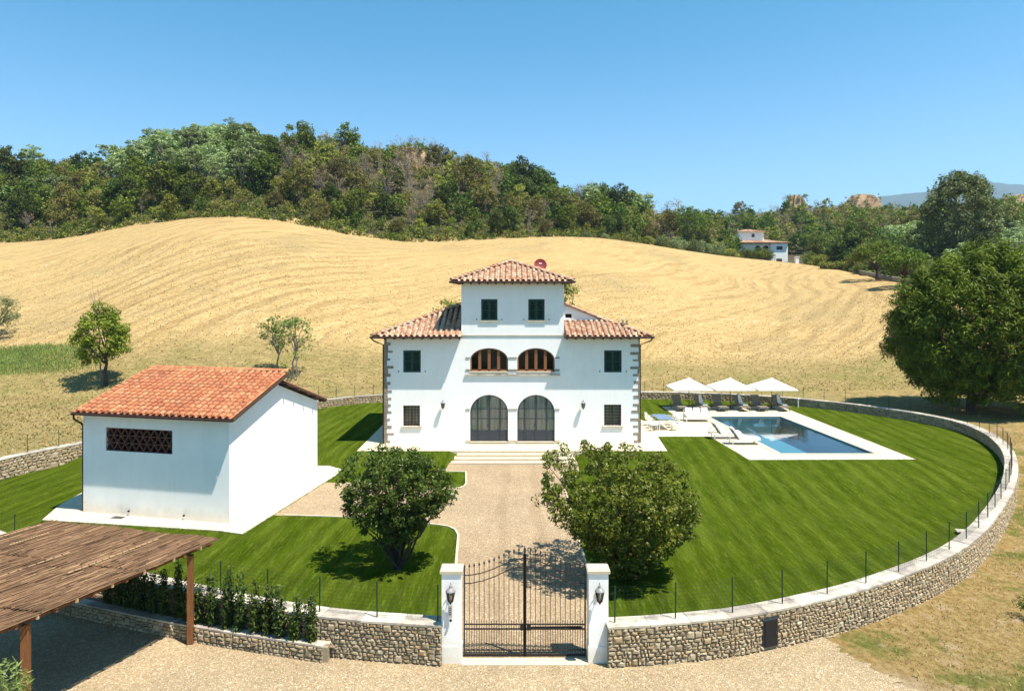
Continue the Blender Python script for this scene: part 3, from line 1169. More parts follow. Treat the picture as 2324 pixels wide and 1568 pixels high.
def place_stones(parent, lst, limit):
    lst = sorted(lst, key=lambda t: (t[1] - cam.location).length / math.sqrt(t[2]))
    org = ORG[parent.name]
    for M, c, _ in lst[:limit]:
        o = bpy.data.objects.new('stone', rstone.choice(STONE_ME))
        COL.objects.link(o)
        o.parent = parent
        o.matrix_local = Matrix.Translation(-org) @ M
    rest = lst[limit:]
    if rest:
        me = join_data('small_stones', [rstone.choice(STONES) for _ in rest], [t[0] for t in rest], MT['stone_i'], org)
        tag(link('stone_facing', me, parent), kind='stuff')


COPING_N = 0


def ring_wall(line_pts, label, limit, outer_range=None, holes=(), z_top=1.03, step=.5, post_skip=(), base_z=None):
    outer = catmull(line_pts, step)
    inner = offset_line(outer, .46)
    t = thing('stone_wall', label, 'wall', (outer[0].x, outer[0].y, 0))
    b = MB()
    zb = -.35
    for i in range(len(outer) - 1):
        o0, o1, i0, i1 = outer[i], outer[i + 1], inner[i], inner[i + 1]
        b.quad((o0.x, o0.y, zb), (o1.x, o1.y, zb), (o1.x, o1.y, z_top), (o0.x, o0.y, z_top))
        b.quad((i1.x, i1.y, zb), (i0.x, i0.y, zb), (i0.x, i0.y, z_top), (i1.x, i1.y, z_top))
        b.quad((o0.x, o0.y, z_top), (o1.x, o1.y, z_top), (i1.x, i1.y, z_top), (i0.x, i0.y, z_top))
    b.build('core', MT['mortar'], t)
    # coping stones
    cp = catmull(line_pts, 1.15)
    co, ci = offset_line(cp, -.05), offset_line(cp, .51)
    for i in range(len(cp) - 1):
        bb = MB()
        a, c = co[i], co[i + 1]
        d, e = ci[i], ci[i + 1]
        g_ = .006
        a2, c2, d2, e2 = a.lerp(c, g_), c.lerp(a, g_), d.lerp(e, g_), e.lerp(d, g_)
        z = z_top + rstone.uniform(0, .008)
        bb.prism([(a2.x, a2.y), (c2.x, c2.y), (e2.x, e2.y), (d2.x, d2.y)], z + .002, z + .06)
        bb.build('coping_stone', MT['coping'], t)
    st_ = rubble(outer, zb + .3, z_top, 1, holes=holes) if outer_range is None else []
    if outer_range is not None:
        a, c = outer_range
        k0, k1 = int(a * (len(outer) - 1)), int(c * (len(outer) - 1))
        st_ = rubble(outer[k0:k1 + 1], -.05, z_top, 1, holes=holes)
    return t, outer, inner, st_


# right run: gate pillar round the lawn to behind the house
tR, outR, inR, sR = ring_wall(WALL_R, 'curved rubble stone wall with pale coping, from the right gate pillar round the lawn and pool', 300, (0, .62), holes=((4.46, 4.96, .0, 1.0),))
nR = len(inR)
inn = inR[int(nR * .40):]
sR2 = rubble([p for p in inn], .25, 1.03, -1, row_h=(.12, .22), wid=(.18, .45))
place_stones(tR, sR + sR2, 300)
tL, outL, inL, sL = ring_wall(WALL_L, 'curved rubble stone wall behind the shed and on to the left gate pillar', 300, (.84, 1.0))
nL = len(inL)
sL2 = rubble(inL[:int(nL * .70)], -.02, 1.03, -1, row_h=(.12, .22), wid=(.18, .45))
place_stones(tL, sL + sL2, 300)

# black meter cupboard door in the wall
i_ = 10
pm, pn = outR[i_], outR[i_ + 1]
S5 = 0
for i in range(1, len(outR)):
    S5 += (outR[i] - outR[i - 1]).length
    if S5 > 4.71: break
pm = outR[i].lerp(outR[i - 1], (S5 - 4.71) / (outR[i] - outR[i - 1]).length)
dm = (outR[i] - outR[i - 1]).normalized()
nm_ = Vector((dm.y, -dm.x, 0))
mt = thing('meter_cupboard', 'black metal cupboard door set in the stone wall right of the gate', 'cupboard', (pm.x, pm.y, 0))
b = MB()
c0 = pm + nm_ * .03 + Vector((0, 0, .50))
b.box(c0, (.50, .05, .76), ax=(dm, nm_, (0, 0, 1)))
b.build('frame', MT['steel'], mt)
b = MB()
b.box(c0 + nm_ * .035, (.42, .03, .69), ax=(dm, nm_, (0, 0, 1)))
b.build('door', MT['black'], mt)
b = MB()
b.box(c0 + nm_ * .055 + dm * .15, (.03, .02, .07), ax=(dm, nm_, (0, 0, 1)))
b.build('latch', MT['steel'], mt)

# planter wall
pw_pts = [(-16.8, 22.3), (-12.6, 20.72), (-8.85, 19.40), (-5.03, 18.34)]
pw = catmull(pw_pts, .5)
tP = thing('planter_wall', 'low rubble stone planter wall with white coping left of the gate, behind the carport', 'planter', (-9, 19.5, 0))
pin = offset_line(pw, .3)
b = MB()
for i in range(len(pw) - 1):
    o0, o1, i0, i1 = pw[i], pw[i + 1], pin[i], pin[i + 1]
    b.quad((o0.x, o0.y, -.1), (o1.x, o1.y, -.1), (o1.x, o1.y, .41), (o0.x, o0.y, .41))
    b.quad((i1.x, i1.y, -.1), (i0.x, i0.y, -.1), (i0.x, i0.y, .41), (i1.x, i1.y, .41))
    b.quad((o0.x, o0.y, .41), (o1.x, o1.y, .41), (i1.x, i1.y, .41), (i0.x, i0.y, .41))
e0 = pw[-1]
b.box((e0.x + .02, e0.y + .2, .15), (.2, .4, .51))
b.build('core', MT['mortar'], tP)
cp = catmull(pw_pts, .85)
co, ci = offset_line(cp, -.04), offset_line(cp, .24)
for i in range(len(cp) - 1):
    bb = MB()
    a, c, d, e = co[i], co[i + 1], ci[i], ci[i + 1]
    bb.prism([(a.x, a.y), (c.x, c.y), (e.x, e.y), (d.x, d.y)], .413, .462)
    bb.build('coping_stone', MT['coping'], tP)
bb = MB()
bb.prism([(e0.x - .1, e0.y + .12), (e0.x + .14, e0.y + .12), (e0.x + .14, e0.y + .46), (e0.x - .1, e0.y + .46)], .413, .46)
bb.build('coping_stone', MT['travertine'], tP)
place_stones(tP, rubble(pw, .0, .41, 1, row_h=(.08, .15), wid=(.11, .28)), 300)
b = MB()
ringL = [p for p in outL if p.y < 23.5 and p.x > -17]
for i in range(len(ringL) - 1):
    a, c = ringL[i], ringL[i + 1]
    def py(x): return np.interp(x, [p.x for p in pw], [p.y for p in pw]) + .12
    if a.x > e0.x - .1: continue
    b.quad((a.x, py(a.x), .35), (c.x, py(c.x), .35), (c.x, c.y + .1, .37), (a.x, a.y + .1, .37))
b.build('soil', MT['soil'], tP)

# ------------------------------------------------------------------ roof tiles
def cover_tile():
    L, r0, r1, n, th = .43, .112, .088, 6, .016
    v, f = [], []
    for (y, r, zz) in ((0, r0, .014), (L, r1, 0)):
        for k in range(n + 1):
            a = PI * k / n
            v.append((-math.cos(a) * r, y, math.sin(a) * r * .85 + zz))
    for k in range(n + 1):
        a = PI * k / n
        v.append((-math.cos(a) * (r0 - th), .004, math.sin(a) * (r0 - th) * .85 + .014))
    for k in range(n):
        f.append((k, n + 1 + k, n + 2 + k, k + 1))
        f.append((k, k + 1, 2 * n + 3 + k, 2 * n + 2 + k))
    f = [tuple(reversed(q)) for q in f]
    return v, f


def pan_tile(p=.34):
    L, n = .43, 4
    v, f = [], []
    w = p * .36
    for (y, zz) in ((0, .012), (L, 0)):
        for k in range(n + 1):
            a = -1 + 2 * k / n
            v.append((a * w, y, zz - .045 + .05 * a * a))
    for k in range(n): f.append((k, k + 1, n + 2 + k, n + 1 + k))
    return v, f


CT, PT = cover_tile(), pan_tile()


def mesh_of(name, data, mat, smooth=False):
    me = bpy.data.meshes.new(name)
    me.from_pydata(data[0], [], data[1])
    me.materials.append(mat)
    if smooth: me.polygons.foreach_set('use_smooth', [True] * len(data[1]))
    return me


rt = random.Random(4)


def tile_slope(e0, e1, up, inside, pitch=.34, expo=.36, maxv=9):
    """cover and pan transforms on a plane: eave e0->e1, 'up' unit vector in the slope; inside(point)->bool"""
    e0, e1, up = Vector(e0), Vector(e1), Vector(up).normalized()
    d = (e1 - e0)
    W = d.length
    d.normalize()
    up = (up - d * up.dot(d)).normalized() if False else up
    nz = d.cross(up).normalized()
    if nz.z < 0: nz = -nz
    xb = up.cross(nz).normalized()
    if xb.dot(d) < 0: xb = -xb
    covers, pans = [], []
    n = int(W / pitch)
    p = W / n
    nv = int(maxv / expo) + 1
    for i in range(n + 1):
        ju = rt.uniform(-.012, .012)
        for j in range(nv):
            for lst, off, h in ((covers, 0, .03), (pans, .5, .035)):
                if off and i == n: continue
                q = e0 + d * ((i + off) * p + ju) + up * (j * expo)
                if not inside(q + up * .2): continue
                r = rt.uniform(-.035, .035)
                x = (xb * math.cos(r) + up * math.sin(r))
                y = (up * math.cos(r) - xb * math.sin(r))
                y2 = (y - nz * .02).normalized()
                o = q + nz * (h + rt.uniform(0, .008))
                M = Matrix(((x.x, y2.x, nz.x, o.x), (x.y, y2.y, nz.y, o.y), (x.z, y2.z, nz.z, o.z), (0, 0, 0, 1)))
                lst.append(M)
    return covers, pans


def place_tiles(roof, covers, pans, limit, mo, mi):
    org = ORG[roof.name]
    covers = sorted(covers, key=lambda M: (M.translation - cam.location).length)
    me = mesh_of('roof_tile', CT, mo, True)
    for M in covers[:limit]:
        o = bpy.data.objects.new('roof_tile', me)
        COL.objects.link(o)
        o.parent = roof
        o.matrix_local = Matrix.Translation(-org) @ M
    rest = covers[limit:]
    if rest:
        m2 = join_data('roof_tiles_far', [CT] * len(rest), rest, mi, org, True)
        tag(link('tile_field', m2, roof), kind='stuff')
    if pans:
        m3 = join_data('pan_tiles', [PT] * len(pans), pans, mi, org, True)
        tag(link('pan_tiles', m3, roof), kind='stuff')


def in_poly(poly):
    P = [Vector((p[0], p[1])) for p in poly]

    def f(q):
        c = False
        j = len(P) - 1
        for i in range(len(P)):
            if ((P[i].y > q.y) != (P[j].y > q.y)) and (q.x < (P[j].x - P[i].x) * (q.y - P[i].y) / (P[j].y - P[i].y) + P[i].x): c = not c
            j = i
        return c
    return f


def hip_line(b_list, a, c, expo=.34, scale=1.15):
    """ridge / hip cover tiles from low end a to high end c"""
    a, c = Vector(a), Vector(c)
    d = c - a
    L = d.length
    d.normalize()
    x = d.cross(Vector((0, 0, 1))).normalized()
    z = x.cross(d)
    n = int(L / expo)
    for i in range(n):
        o = a + d * (i * expo) + z * .05
        M = Matrix(((x.x, d.x, z.x, o.x), (x.y, d.y, z.y, o.y), (x.z, d.z, z.z, o.z), (0, 0, 0, 1))) @ Matrix.Diagonal((scale, 1, scale, 1))
        b_list.append(M)


def wall_panel(name, outline, holes, to3d, thick, mats, parent, back=False):
    """flat wall with openings: outline and holes in 2-D (u, w), to3d(u, w, depth)"""
    bm = bmesh.new()
    edges = []
    for lp in [outline] + holes:
        vs = [bm.verts.new((p[0], p[1], 0)) for p in lp]
        for i in range(len(vs)): edges.append(bm.edges.new((vs[i], vs[(i + 1) % len(vs)])))
    bmesh.ops.triangle_fill(bm, use_beauty=True, edges=edges)
    bm.verts.ensure_lookup_table()
    b = MB()
    for f in bm.faces: b.quad(*[to3d(v.co.x, v.co.y, 0) for v in f.verts])
    bm.free()
    for lp in holes:
        for i in range(len(lp)):
            p, q = lp[i], lp[(i + 1) % len(lp)]
            b.quad(to3d(*p, 0), to3d(*q, 0), to3d(*q, thick), to3d(*p, thick))
    return b.build(name, mats, parent)


def rect(x0, x1, z0, z1): return [(x0, z0), (x1, z0), (x1, z1), (x0, z1)]


def arch(x0, x1, z0, zs, rise, n=16):
    cx, r = (x0 + x1) / 2, (x1 - x0) / 2
    return [(x0, z0), (x1, z0)] + [(cx + r * math.cos(PI * i / n), zs + rise * math.sin(PI * i / n)) for i in range(0, n + 1)]


# ------------------------------------------------------------------ the villa
K = .02772


def wz(y): return CAM_H - (y - HY) * K


def wx(x): return (x - CX) * K


villa = thing('villa', 'white plastered villa with central tower, clay tile roofs and four arched openings', 'house', (0, HYF, .45))
TX0, TX1, TDEP = -3.19, 3.27, 6.4
Z_EW, Z_TW = 7.24, 10.56        # wall tops: wings, tower
sh_up = [rect(wx(915), wx(955), wz(845), wz(795)), rect(wx(1371), wx(1411), wz(845), wz(795))]
sh_tw = [rect(wx(1092), wx(1129), wz(727), wz(679)), rect(wx(1199), wx(1236), wz(727), wz(679))]
low_w = [rect(wx(915), wx(953), wz(967), wz(920)), rect(wx(1371), wx(1410), wz(966), wz(918))]
a_up = [arch(wx(1067), wx(1153), wz(843), wz(817), (817 - 790) * K), arch(wx(1174), wx(1259), wz(843), wz(817), (817 - 790) * K)]
a_lo = [arch(wx(1067), wx(1153), wz(1002), wz(936), (936 - 896) * K), arch(wx(1174), wx(1259), wz(1002), wz(936), (936 - 896) * K)]
outline = [(-HX, .45), (HX, .45), (HX, Z_EW), (TX1, Z_EW), (TX1, Z_TW), (TX0, Z_TW), (TX0, Z_EW), (-HX, Z_EW)]
front = lambda u, w, d: (u, HYF + d, w)
wall_panel('wall', outline, sh_up + sh_tw + low_w + a_up + a_lo, front, .3, MT['plaster'], villa)
b = MB()
for s in (-1, 1): b.quad((s * HX, HYF, .45), (s * HX, HYB, .45), (s * HX, HYB, Z_EW), (s * HX, HYF, Z_EW))
b.quad((-HX, HYB, .45), (HX, HYB, .45), (HX, HYB, Z_EW), (-HX, HYB, Z_EW))
b.build('wall', MT['plaster'], villa)
b = MB()
for x in (TX0, TX1): b.quad((x, HYF, Z_EW), (x, HYF + TDEP, Z_EW), (x, HYF + TDEP, Z_TW), (x, HYF, Z_TW))
b.quad((TX0, HYF + TDEP, Z_EW), (TX1, HYF + TDEP, Z_EW), (TX1, HYF + TDEP, Z_TW), (TX0, HYF + TDEP, Z_TW))
b.build('tower_wall', MT['plaster'], villa)
# string course between tower and lower front
b = MB()
b.box(((TX0 + TX1) / 2, HYF - .02, Z_EW + .03), (TX1 - TX0 + .1, .06, .05))
b.build('string_course', MT['travertine'], villa)
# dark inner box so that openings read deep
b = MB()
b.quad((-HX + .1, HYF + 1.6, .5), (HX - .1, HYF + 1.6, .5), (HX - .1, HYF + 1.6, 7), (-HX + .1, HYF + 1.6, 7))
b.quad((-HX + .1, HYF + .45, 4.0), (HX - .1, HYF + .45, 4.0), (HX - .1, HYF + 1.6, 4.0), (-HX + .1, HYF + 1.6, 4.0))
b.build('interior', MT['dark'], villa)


def shutters(r):
    (x0, z0), _, (x1, z1), _ = r
    fr = MB()
    y = HYF + .06
    for (a, c, e, f_) in ((x0, x0 + .05, z0, z1), (x1 - .05, x1, z0, z1), (x0, x1, z1 - .05, z1), (x0, x1, z0, z0 + .04)):
        fr.box(((a + c) / 2, y + .03, (e + f_) / 2), (c - a, .06, f_ - e))
    w = fr.build('window', MT['green_paint'], villa)
    xm = (x0 + x1) / 2
    for a, c in ((x0 + .052, xm - .006), (xm + .006, x1 - .052)):
        s = MB()
        for (p, q, e, f_) in ((a, a + .07, z0 + .045, z1 - .055), (c - .07, c, z0 + .045, z1 - .055), (a + .07, c - .07, z1 - .14, z1 - .055), (a + .07, c - .07, z0 + .045, z0 + .13), (a + .07, c - .07, (z0 + z1) / 2 - .03, (z0 + z1) / 2 + .03)):
            s.box(((p + q) / 2, y + .02, (e + f_) / 2), (q - p, .045, f_ - e))
        z = z0 + .15
        while z < z1 - .16:
            if abs(z - (z0 + z1) / 2) > .04:
                s.box(((a + c) / 2, y + .022, z), (c - a - .15, .03, .03), ax=((1, 0, 0), (0, .8, .6), (0, -.6, .8)))
            z += .055
        s.build('shutter', MT['green_paint'], w)
    for x in (x0 - .28, x1 + .28):
        s = MB()
        s.box((x, HYF - .02, z0 + .06), (.05, .05, .08))
        s.build('shutter_hook', MT['iron'], villa)


for r in sh_up + sh_tw:
    shutters(r)
    (x0, z0), _, (x1, z1), _ = r
    if r in sh_tw:
        s = MB()
        s.box(((x0 + x1) / 2, HYF + .05, z0 - .04), (x1 - x0 + .2, .28, .075))
        s.build('window_sill', MT['travertine'], villa)
for r in low_w:
    (x0, z0), _, (x1, z1), _ = r
    fr = MB()
    yy = HYF + .2
    for (a, c, e, f_) in ((x0, x0 + .06, z0, z1), (x1 - .06, x1, z0, z1), (x0, x1, z1 - .06, z1), (x0, x1, z0, z0 + .06), ((x0 + x1) / 2 - .035, (x0 + x1) / 2 + .035, z0, z1)):
        fr.box(((a + c) / 2, yy, (e + f_) / 2), (c - a, .06, f_ - e))
    w = fr.build('window', MT['brown_wood'], villa)
    s = MB(); s.quad((x0, yy + .01, z0), (x1, yy + .01, z0), (x1, yy + .01, z1), (x0, yy + .01, z1)); s.build('pane', MT['glass'], w)
    for k in range(7):
        s = MB()
        z = z0 + (z1 - z0) * (k + .5) / 7
        s.bar((x0, HYF + .07, z), (x1, HYF + .07, z), .028)
        s.build('grille_bar', MT['gutter'], w)
    for k in range(5):
        s = MB()
        x = x0 + (x1 - x0) * (k + .5) / 5
        s.bar((x, HYF + .05, z0), (x, HYF + .05, z1), .022)
        s.build('grille_bar', MT['gutter'], w)
    s = MB()
    s.box(((x0 + x1) / 2, HYF + .04, z0 - .045), (x1 - x0 + .24, .26, .085))
    s.build('window_sill', MT['travertine'], villa)
    s = MB()
    s.quad((x0 - .3, HYF + .5, z0), (x1 + .3, HYF + .5, z0), (x1 + .3, HYF + .5, z1), (x0 - .3, HYF + .5, z1))
    s.build('blind', MT['curtain'], w)


def arch_h(x, x0, x1, zs, rise):
    cx, r = (x0 + x1) / 2, (x1 - x0) / 2
    t = max(0, 1 - ((x - cx) / r) ** 2)
    return zs + rise * math.sqrt(t)


def arch_frame(b, x0, x1, z0, zs, rise, y, w, d, n=18):
    cx, r = (x0 + x1) / 2, (x1 - x0) / 2
    pts = [(x0, z0)] + [(cx - r * math.cos(PI * i / n), zs + rise * math.sin(PI * i / n)) for i in range(n + 1)] + [(x1, z0)]
    inn = [(x0 + w, z0)] + [(cx - (r - w) * math.cos(PI * i / n), zs + (rise - w) * math.sin(PI * i / n)) for i in range(n + 1)] + [(x1 - w, z0)]
    for i in range(len(pts) - 1):
        p, q, p2, q2 = pts[i], pts[i + 1], inn[i], inn[i + 1]
        b.quad((p[0], y, p[1]), (q[0], y, q[1]), (q2[0], y, q2[1]), (p2[0], y, p2[1]))
        b.quad((p2[0], y, p2[1]), (q2[0], y, q2[1]), (q2[0], y + d, q2[1]), (p2[0], y + d, p2[1]))


def arch_fill(x0, x1, z0, zs, rise, y, n=18):
    b = MB()
    cx, r = (x0 + x1) / 2, (x1 - x0) / 2
    b.quad(*([(x0, y, z0), (x1, y, z0)] + [(cx + r * math.cos(PI * i / n), y, zs + rise * math.sin(PI * i / n)) for i in range(n + 1)]))
    return b


for (xa, xb) in ((wx(1067), wx(1153)), (wx(1174), wx(1259))):
    # upper loggia: chestnut casements
    z0, zs, rs = wz(843), wz(817), (817 - 790) * K
    y = HYF + .09
    b = MB()
    arch_frame(b, xa, xb, z0, zs, rs, y, .08, .08)
    b.box(((xa + xb) / 2, y + .04, z0 + .055), (xb - xa, .08, .11))
    for k in (.25, .5, .75):
        x = xa + (xb - xa) * k
        zt = arch_h(x, xa, xb, zs, rs)
        b.box((x, y + .035, (z0 + zt) / 2), (.15, .07, zt - z0 - .02))
    w = b.build('loggia_window', MT['brown_wood'], villa)
    for k in range(4):
        xl, xr = xa + (xb - xa) * k / 4 + .06, xa + (xb - xa) * (k + 1) / 4 - .06
        zl, zr = arch_h(xl + .02, xa, xb, zs, rs) - .06, arch_h(xr - .02, xa, xb, zs, rs) - .06
        s = MB(); s.quad((xl, y + .05, z0 + .1), (xr, y + .05, z0 + .1), (xr, y + .05, zr), (xl, y + .05, zl)); s.build('pane', MT['glass'], w)
        # casement stile
        s = MB()
        for x in (xl + .01, xr - .01): s.box((x, y + .03, (z0 + min(zl, zr)) / 2 + .05), (.045, .05, min(zl, zr) - z0 - .1))
        s.build('casement', MT['brown_wood'], w)
    # lower steel doors
    z0, zs, rs = wz(1002), wz(936), (936 - 896) * K
    b = MB()
    arch_frame(b, xa, xb, z0, zs, rs, y, .055, .08)
    for z in (wz(928), wz(950.5)): b.box(((xa + xb) / 2, y + .03, z), (xb - xa, .05, .035))
    for k in (.2, .5, .79):
        x = xa + (xb - xa) * k
        zt = arch_h(x, xa, xb, zs, rs)
        wd = .11 if k == .5 else .075
        b.box((x, y + .03, (z0 + zt) / 2), (wd, .06, zt - z0 - .02))
    w = b.build('glazed_door', MT['steel'], villa)
    zp = wz(977.5)
    for (k0, k1) in ((0, .2), (.2, .5), (.5, .79), (.79, 1)):
        s = MB()
        x_0, x_1 = xa + (xb - xa) * k0 + .05, xa + (xb - xa) * k1 - .05
        s.box(((x_0 + x_1) / 2, y + .035, (z0 + zp) / 2), (x_1 - x_0, .03, zp - z0))
        s.build('door_panel', MT['steel'], w)
        for (e, f_) in ((zp, wz(950.5)), (wz(950.5), wz(928)), (wz(928), None)):
            if f_ is None:
                zl, zr = arch_h(max(x_0, xa + .03), xa, xb, zs, rs) - .05, arch_h(min(x_1, xb - .03), xa, xb, zs, rs) - .05
            else: zl = zr = f_
            s = MB(); s.quad((x_0, y + .04, e), (x_1, y + .04, e), (x_1, y + .04, max(zr, e + .01)), (x_0, y + .04, max(zl, e + .01))); s.build('pane', MT['glass'], w)
    s = MB()
    s.box(((xa + xb) / 2 - .09, y - .03, z0 + 1.0), (.03, .05, .16)); s.build('handle', MT['black'], w)
    # pleated curtain just behind
    s = MB()
    n_ = 70
    pts = []
    for i in range(n_ + 1):
        x = xa + .02 + (xb - xa - .04) * i / n_
        pts.append((x, y + .12 + .035 * math.sin(i * 1.25 + math.sin(i * .37) * 2)))
    for i in range(n_):
        (p, q), (r_, t_) = pts[i], pts[i + 1]
        s.quad((p, q, z0), (r_, t_, z0), (r_, t_, zs + rs), (p, q, zs + rs))
    s.build('curtain', MT['curtain'], villa, smooth=True)
    s = MB(); s.box(((xa + xb) / 2, HYF + .08, z0 - .03), (xb - xa + .02, .42, .07)); s.build('threshold', MT['travertine'], villa)
    z0u = wz(843)
    s = MB(); s.box(((xa + xb) / 2, HYF + .07, z0u - .035), (xb - xa + .02, .36, .08)); s.build('window_sill', MT['travertine'], villa)
# loggia ledge, imposts and plinth blocks
b = MB(); b.box((wx(1163), HYF - .055, wz(850)), (wx(1271) - wx(1056), .11, .10)); b.build('ledge', MT['coping'], villa)
for (zc, hh) in ((wz(812), .075), (wz(929), .06), (wz(840), .12), (wz(1001), .16)):
    for (p, q) in ((1057, 1066.5), (1153.5, 1173.5), (1259.5, 1270)):
        b = MB()
        b.box(((wx(p) + wx(q)) / 2, HYF - .012, zc), (wx(q) - wx(p), .05, hh))
        b.build('stone_block', MT['quoin'] if hh < .14 else MT['travertine'], villa)
# quoins
rq = random.Random(8)
for s in (-1, 1):
    z = .52
    i = 0
    while z < 6.9:
        h = rq.uniform(.11, .2)
        gap = rq.uniform(.28, .36)
        L = rq.uniform(.36, .62)
        b = MB()
        b.box((s * (HX - L / 2 + .03), HYF + .05, z + h / 2), (L, .14, h))
        b.build('quoin', MT['quoin'], villa)
        b = MB()
        L2 = rq.uniform(.15, .26) if s < 0 else rq.uniform(.07, .16)
        b.box((s * (HX - L2 / 2 + .024), HYF + .07, z + h + gap / 2), (L2, .16, gap - .012))
        b.build('quoin', MT['quoin'], villa)
        z += h + gap
        i += 1

# roofs
EO, SL = .70, .363
ex, ey0, ey1, ez = HX + .68, HYF - .70, HYB + .70, 7.20
ZR = lambda t: ez + .06 + SL * t
half = (ey1 - ey0) / 2
ry = (ey0 + ey1) / 2
ridge_x = ex - half
c00, c10, c11, c01 = (-ex, ey0), (ex, ey0), (ex, ey1), (-ex, ey1)
r0, r1 = (-ridge_x, ry), (ridge_x, ry)
zr = ZR(half)
roof = MB()
def P3(p, z): return (p[0], p[1], z)
for th in (0,):
    zz = ez + .02
    zf = lambda y: zz + (zr - zz) * (y - ey0) / half
    for xa_, xb_, sg in ((-ex, TX0, -1), (ex, TX1, 1)):
        roof.quad((xa_, ey0, zz), (xb_, ey0, zz), (xb_, ry, zr), (sg * ridge_x if abs(sg * ridge_x) > abs(xb_) else xb_, ry, zr))
    roof.quad(P3(c11, zz), P3(c01, zz), P3(r0, zr), P3(r1, zr))
    roof.quad(P3(c01, zz), P3(c00, zz), P3(r0, zr))
    roof.quad(P3(c10, zz), P3(c11, zz), P3(r1, zr))
    for p, q in ((c00, (TX0, ey0)), ((TX0, ey0), (TX0, HYF)), ((TX1, HYF), (TX1, ey0)), ((TX1, ey0), c10), (c10, c11), (c11, c01), (c01, c00)): roof.quad(P3(p, zz), P3(q, zz), P3(q, zz - .09), P3(p, zz - .09))
    for xa_, xb_ in ((-ex, TX0), (TX1, ex)): roof.quad((xa_, ey0, zz - .09), (xb_, ey0, zz - .09), (xb_, ey1, zz - .09), (xa_, ey1, zz - .09))
roof_o = roof.build('roof', MT['soffit'], villa)
tower_hole = in_poly([(TX0 - .02, ey0 - .5), (TX1 + .02, ey0 - .5), (TX1 + .02, HYF + TDEP), (TX0 - .02, HYF + TDEP)])
LT0, LT1, LTY = TX1, 6.02, 45.14       # raised lean-to beside the tower
lt_block = in_poly([(TX1, LTY - .12), (LT1 + .0, LTY - .12), (LT1, HYB), (TX1, HYB)])
cov, pan = [], []
sl = Vector((0, 1, SL)).normalized()
f_ = in_poly([(c00[0] + .1, c00[1] - .1), (c10[0] - .1, c10[1] - .1), r1, r0])
# rows overhang the gutter a little
c_, p_ = tile_slope((-ex + .1, ey0 - .04, ez + .02), (ex - .1, ey0 - .04, ez + .02), sl, lambda q: f_(q) and not tower_hole(q) and not lt_block(q))
cov += c_; pan += p_
for s in (-1, 1):
    f2 = in_poly([(s * (ex + .1), ey0 + .1), (s * (ex + .1), ey1 - .1), (s * ridge_x, ry)])
    c_, p_ = tile_slope((s * (ex + .04), ey0 + .1, ez + .02), (s * (ex + .04), ey1 - .1, ez + .02), Vector((-s, 0, SL)).normalized(), lambda q: f2(q) and not tower_hole(q) and not lt_block(q))
    cov += c_; pan += p_
hips = []
hip_line(hips, (-ex, ey0, ez + .03), (-ridge_x, ry, zr + .02))
hip_line(hips, (ex, ey0, ez + .03), (6.1, LTY + .1, ZR(2.5)))
hip_line(hips, (6.0, LTY, ZR(2.6)), (ridge_x, ry, zr + .02))
nf = sorted(cov, key=lambda M: M.translation.y)
place_tiles(roof_o, hips + nf[:150 - 0], pan, 150, MT['tile_house_o'], MT['tile_house_i'])
rest = nf[150:]
tag(link('tile_field', join_data('tf', [CT] * len(rest), rest, MT['tile_house_i'], ORG[roof_o.name], True), roof_o), kind='stuff')
# the raised part right of the tower: white wall with a small vent window
zl0, zl1 = 9.36, 8.22
vent = rect(3.50, 3.92, 8.31, 8.56)
wall_panel('wall', [(TX1 + .002, 7.9), (LT1, 7.9), (LT1, zl1 - .08), (TX1 + .002, zl0 - .08)], [vent], lambda u, w, d: (u, LTY + d, w), .2, MT['plaster'], villa)
b = MB(); b.quad((3.5, LTY + .18, 8.31), (3.92, LTY + .18, 8.31), (3.92, LTY + .18, 8.56), (3.5, LTY + .18, 8.56)); b.build('vent', MT['dark'], villa)
b = MB(); b.quad((LT1, LTY, 7.6), (LT1, 50.5, 7.6), (LT1, 50.5, zl1 - .1), (LT1, LTY, zl1 - .1)); b.build('wall', MT['plaster'], villa)
b = MB()
b.quad((TX1, LTY - .12, zl0 - .06), (LT1 + .15, LTY - .12, zl1 - .12), (LT1 + .15, 50.6, zl1 - .12), (TX1, 50.6, zl0 - .06))
b.quad((TX1, LTY - .12, zl0 - .12), (LT1 + .15, LTY - .12, zl1 - .18), (LT1 + .15, LTY - .12, zl1 - .12), (TX1, LTY - .12, zl0 - .06))
lr = b.build('side_roof', MT['tile_house_i'], villa)
up_ = Vector((-1, 0, (zl0 - zl1) / (LT1 - TX1))).normalized()
c_, p_ = tile_slope((LT1 + .18, LTY - .08, zl1 - .13), (LT1 + .18, 50.5, zl1 - .13), up_, lambda q: TX1 + .05 < q.x < LT1 + .3)
tag(link('tile_field', join_data('tf', [CT] * len(c_), c_, MT['tile_house_i'], ORG[lr.name], True), lr), kind='stuff')
